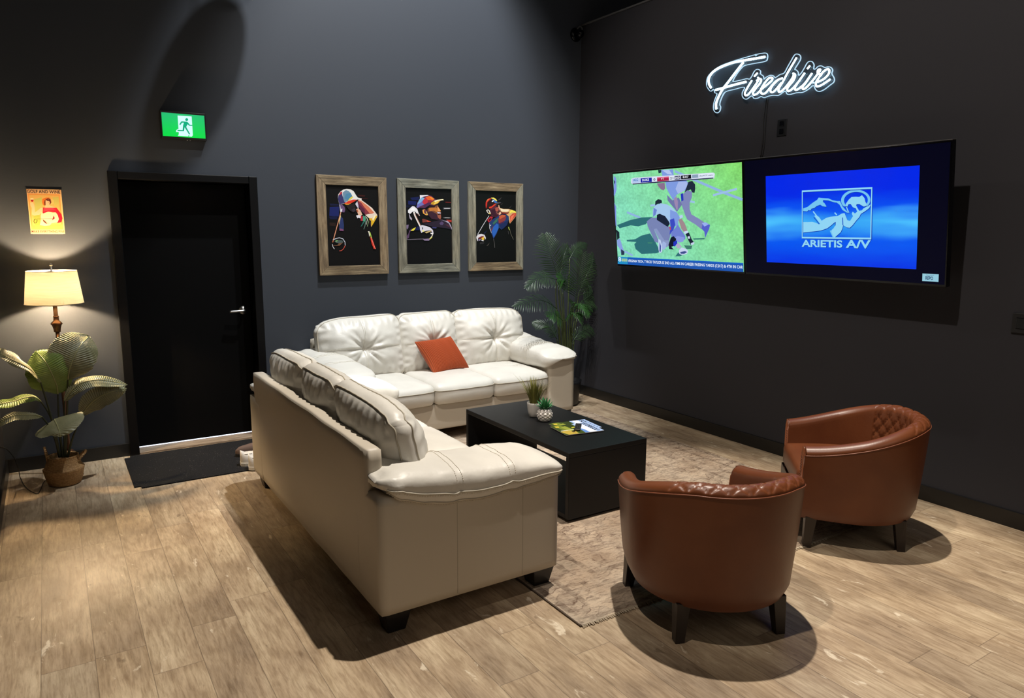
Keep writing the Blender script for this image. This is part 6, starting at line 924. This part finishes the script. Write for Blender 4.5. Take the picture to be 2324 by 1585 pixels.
bm=bmesh.new(); lathe(bm,[(.001,.002),(.10,.002),(.115,.03),(.14,.22),(.145,.25),(.138,.25),(.13,.22),(.001,.21)],32); finish('planter_pot',bm,M['black'],pl)
# ------------------------------------------------------------------ entry mat and shoes
bm=bmesh.new(); box(bm,-4.262,-3.06,-.835,-.045,0,.008); bmesh.ops.bevel(bm,geom=[e for e in bm.edges if abs(e.verts[0].co.z-e.verts[1].co.z)>.004],offset=.04,segments=6,affect='EDGES'); tag(finish('door_mat',bm,M['matrubber'],None,False),'black rubber entry mat in front of the black door','mat')
def shoe(name,loc,rz,label,upper,solem,white):
    root=empty(name,loc,rz,label,'shoe','shoes on the entry mat')
    L=.28; N=22; rows=[]; rows2=[]
    for i in range(N+1):
        t=i/N; x=L*t; w=.036+.012*math.sin(PI*min(1,t*1.15))+.004*math.sin(2*PI*t); 
        if t>.8: w*=math.sqrt(max(.02,1-((t-.8)/.2)**2))
        if t<.08: w*=.75+.25*t/.08
        h=.075+.02*max(0,1-t/.12) if t<.30 else .075*(1-((t-.30)/.70)**1.3)+.045*((t-.3)/.7)
        if t>.9: h*=1-.35*((t-.9)/.1)
        rows.append([(x,w*math.copysign(abs(math.cos(a))**.7,math.cos(a)),.022+max(.004,h-.004)*max(0,math.sin(a))**.8) for a in [PI*k/12 for k in range(13)]])
        rows2.append([(x*1.012-.002,(w+.004)*math.cos(a),0+ (.026 if 0<a<PI else .026)) for a in (0.0,PI)])
    bm=bmesh.new(); V=gridmesh(bm,rows); bm.faces.new(V[0]); bm.faces.new(V[-1][::-1]); 
    finish('upper',bm,upper,root)
    bm=bmesh.new(); O=[(r[0][0],r[0][1]) for r in rows2]+[(r[1][0],r[1][1]) for r in rows2[::-1]]
    A=[bm.verts.new((x,y,.0005)) for x,y in O]; B=[bm.verts.new((x,y,.024)) for x,y in O]; bm.faces.new(A[::-1]);bm.faces.new(B)
    for i in range(len(O)): bm.faces.new((A[i],A[(i+1)%len(O)],B[(i+1)%len(O)],B[i]))
    finish('sole',bm,solem,root,False)
    bm=bmesh.new(); lathe(bm,[(.001,.084),(.022,.084),(.026,.090),(.030,.086)],24,fn=lambda u,z:1+.5*abs(math.cos(2*PI*u))); bmesh.ops.translate(bm,verts=bm.verts,vec=(.052,0,0)); finish('collar',bm,upper if white else solem,root)
    if white:
        bm=bmesh.new()
        for k in range(5): tube(bm,cr([(.11+.02*k,-.022,.085-.006*k),(.115+.02*k,0,.093-.0075*k),(.11+.02*k,.022,.085-.006*k)],3),.0025,6)
        finish('laces',bm,upper,root)
    return root
shoe('sneaker',(-3.565,-.700,.008),R(-6),'white sneaker on the entry mat behind the near sofa, heel toward the door','' or M['sneaker'],mat('white_sole',(.66,.62,.55),.6),True)
s2=shoe('sneaker',(-3.535,-.815,.008),R(-12),'white sneaker nearer the camera of the pair on the entry mat',M['sneaker'],bpy.data.materials['white_sole'],True)
shoe('loafer',(-3.275,-.50,.008),R(174),'brown shoe with dark sole on the entry mat behind the white sneakers',M['brownshoe'],M['sole'],False)
# ------------------------------------------------------------------ unseen dome added to cast a shadow on the back wall
def add_shadow_dome(loc,prof,label):
    root=empty('shadow_dome',loc,0,label,'lamp')
    bm=bmesh.new(); lathe(bm,prof,48); finish('lamp_shade',bm,M['black'],root)  # opaque dome with no bulb, added only to block the high bay beams
    bm=bmesh.new(); tube(bm,[(0,0,prof[-1][1]-.01),(0,0,7.9-loc[2])],.006,8); finish('suspension_rod',bm,M['black'],root)
add_shadow_dome((-2.97,-.60,4.27),[(.001,.03),(.16,.02),(.178,0),(.182,.005),(.165,.05),(.11,.10),(.05,.13),(.03,.20),(.001,.21)],'unseen black dome added high above the view to shadow the back wall')
# ------------------------------------------------------------------ lights
def spot(name,loc,target,power,col,size=60,blend=.4,rad=.05):
    l=bpy.data.lights.new(name,'SPOT'); l.energy=power; l.color=col; l.spot_size=R(size); l.spot_blend=blend; l.shadow_soft_size=rad
    o=bpy.data.objects.new(name,l); COL.objects.link(o); o.location=loc; o.rotation_euler=(Vector(target)-Vector(loc)).to_track_quat('-Z','Y').to_euler(); return o
def point(name,loc,power,col,rad=.05):
    l=bpy.data.lights.new(name,'POINT'); l.energy=power; l.color=col; l.shadow_soft_size=rad
    o=bpy.data.objects.new(name,l); COL.objects.link(o); o.location=loc; return o
spot('high_bay_light',(-1.65,-2.95,6.8),(-2.6,-3.6,0),2100,(1,.91,.80),47,.35,.05)
spot('high_bay_light_b',(-1.85,-2.9,6.9),(-1.75,0,1.7),850,(1,.97,.92),45,.5,.06)
spot('high_bay_light_c',(-1.9,-1.68,6.9),(-2.15,0,1.8),1560,(.93,.97,1),48,.5,.06)
spot('high_bay_light_d',(-4.3,-2.3,6.8),(-4.35,-.9,0),230,(1,.92,.82),24,.7,.06)
spot('track_light',(-4.3,-4.35,5.6),(-.6,-3.0,1.9),560,(1,.88,.76),68,.5,.05)
spot('track_light_b',(-2.3,-1.9,3.84),(0,-4.2,1.9),20,(1,.92,.85),60,.6,.04)
point('lamp_glow',(LX,LY,1.30),230,(1,.72,.41),.03)
W_=bpy.data.worlds.new('World'); SC.world=W_; W_.use_nodes=True; W_.node_tree.nodes['Background'].inputs[0].default_value=(.5,.55,.7,1); W_.node_tree.nodes['Background'].inputs[1].default_value=.02
# soft bounce standing for the lit rest of the open hall behind the camera
al=bpy.data.lights.new('hall_light','AREA'); al.energy=45; al.size=4; al.size_y=3; al.shape='RECTANGLE'; al.color=(1,.90,.78); ao=bpy.data.objects.new('hall_light',al); COL.objects.link(ao); ao.location=(-2.6,-9.2,4.6); ao.rotation_euler=(Vector((-2.4,-3,.3))-ao.location).to_track_quat('-Z','Y').to_euler()
# ------------------------------------------------------------------ camera
cd=bpy.data.cameras.new('Camera'); cam=bpy.data.objects.new('Camera',cd); COL.objects.link(cam)
CP=(-4.6198,-5.9837,1.7020); yaw,pitch,roll=R(32.604),R(-9.390),R(.3055)
fwd=Vector((math.sin(yaw)*math.cos(pitch),math.cos(yaw)*math.cos(pitch),math.sin(pitch))); right=Vector((math.cos(yaw),-math.sin(yaw),0)); up=right.cross(fwd)
r2=right*math.cos(roll)+up*math.sin(roll); u2=up*math.cos(roll)-right*math.sin(roll)
mm=Matrix.Identity(4)
for i in range(3): mm[i][0]=r2[i]; mm[i][1]=u2[i]; mm[i][2]=-fwd[i]; mm[i][3]=CP[i]
cam.matrix_world=mm; cd.sensor_fit='HORIZONTAL'; cd.sensor_width=36; cd.lens=1638.82/2324*36; cd.clip_start=.02; cd.clip_end=60
SC.camera=cam
SC.view_settings.view_transform='Standard'; SC.view_settings.look='None'; SC.view_settings.exposure=0
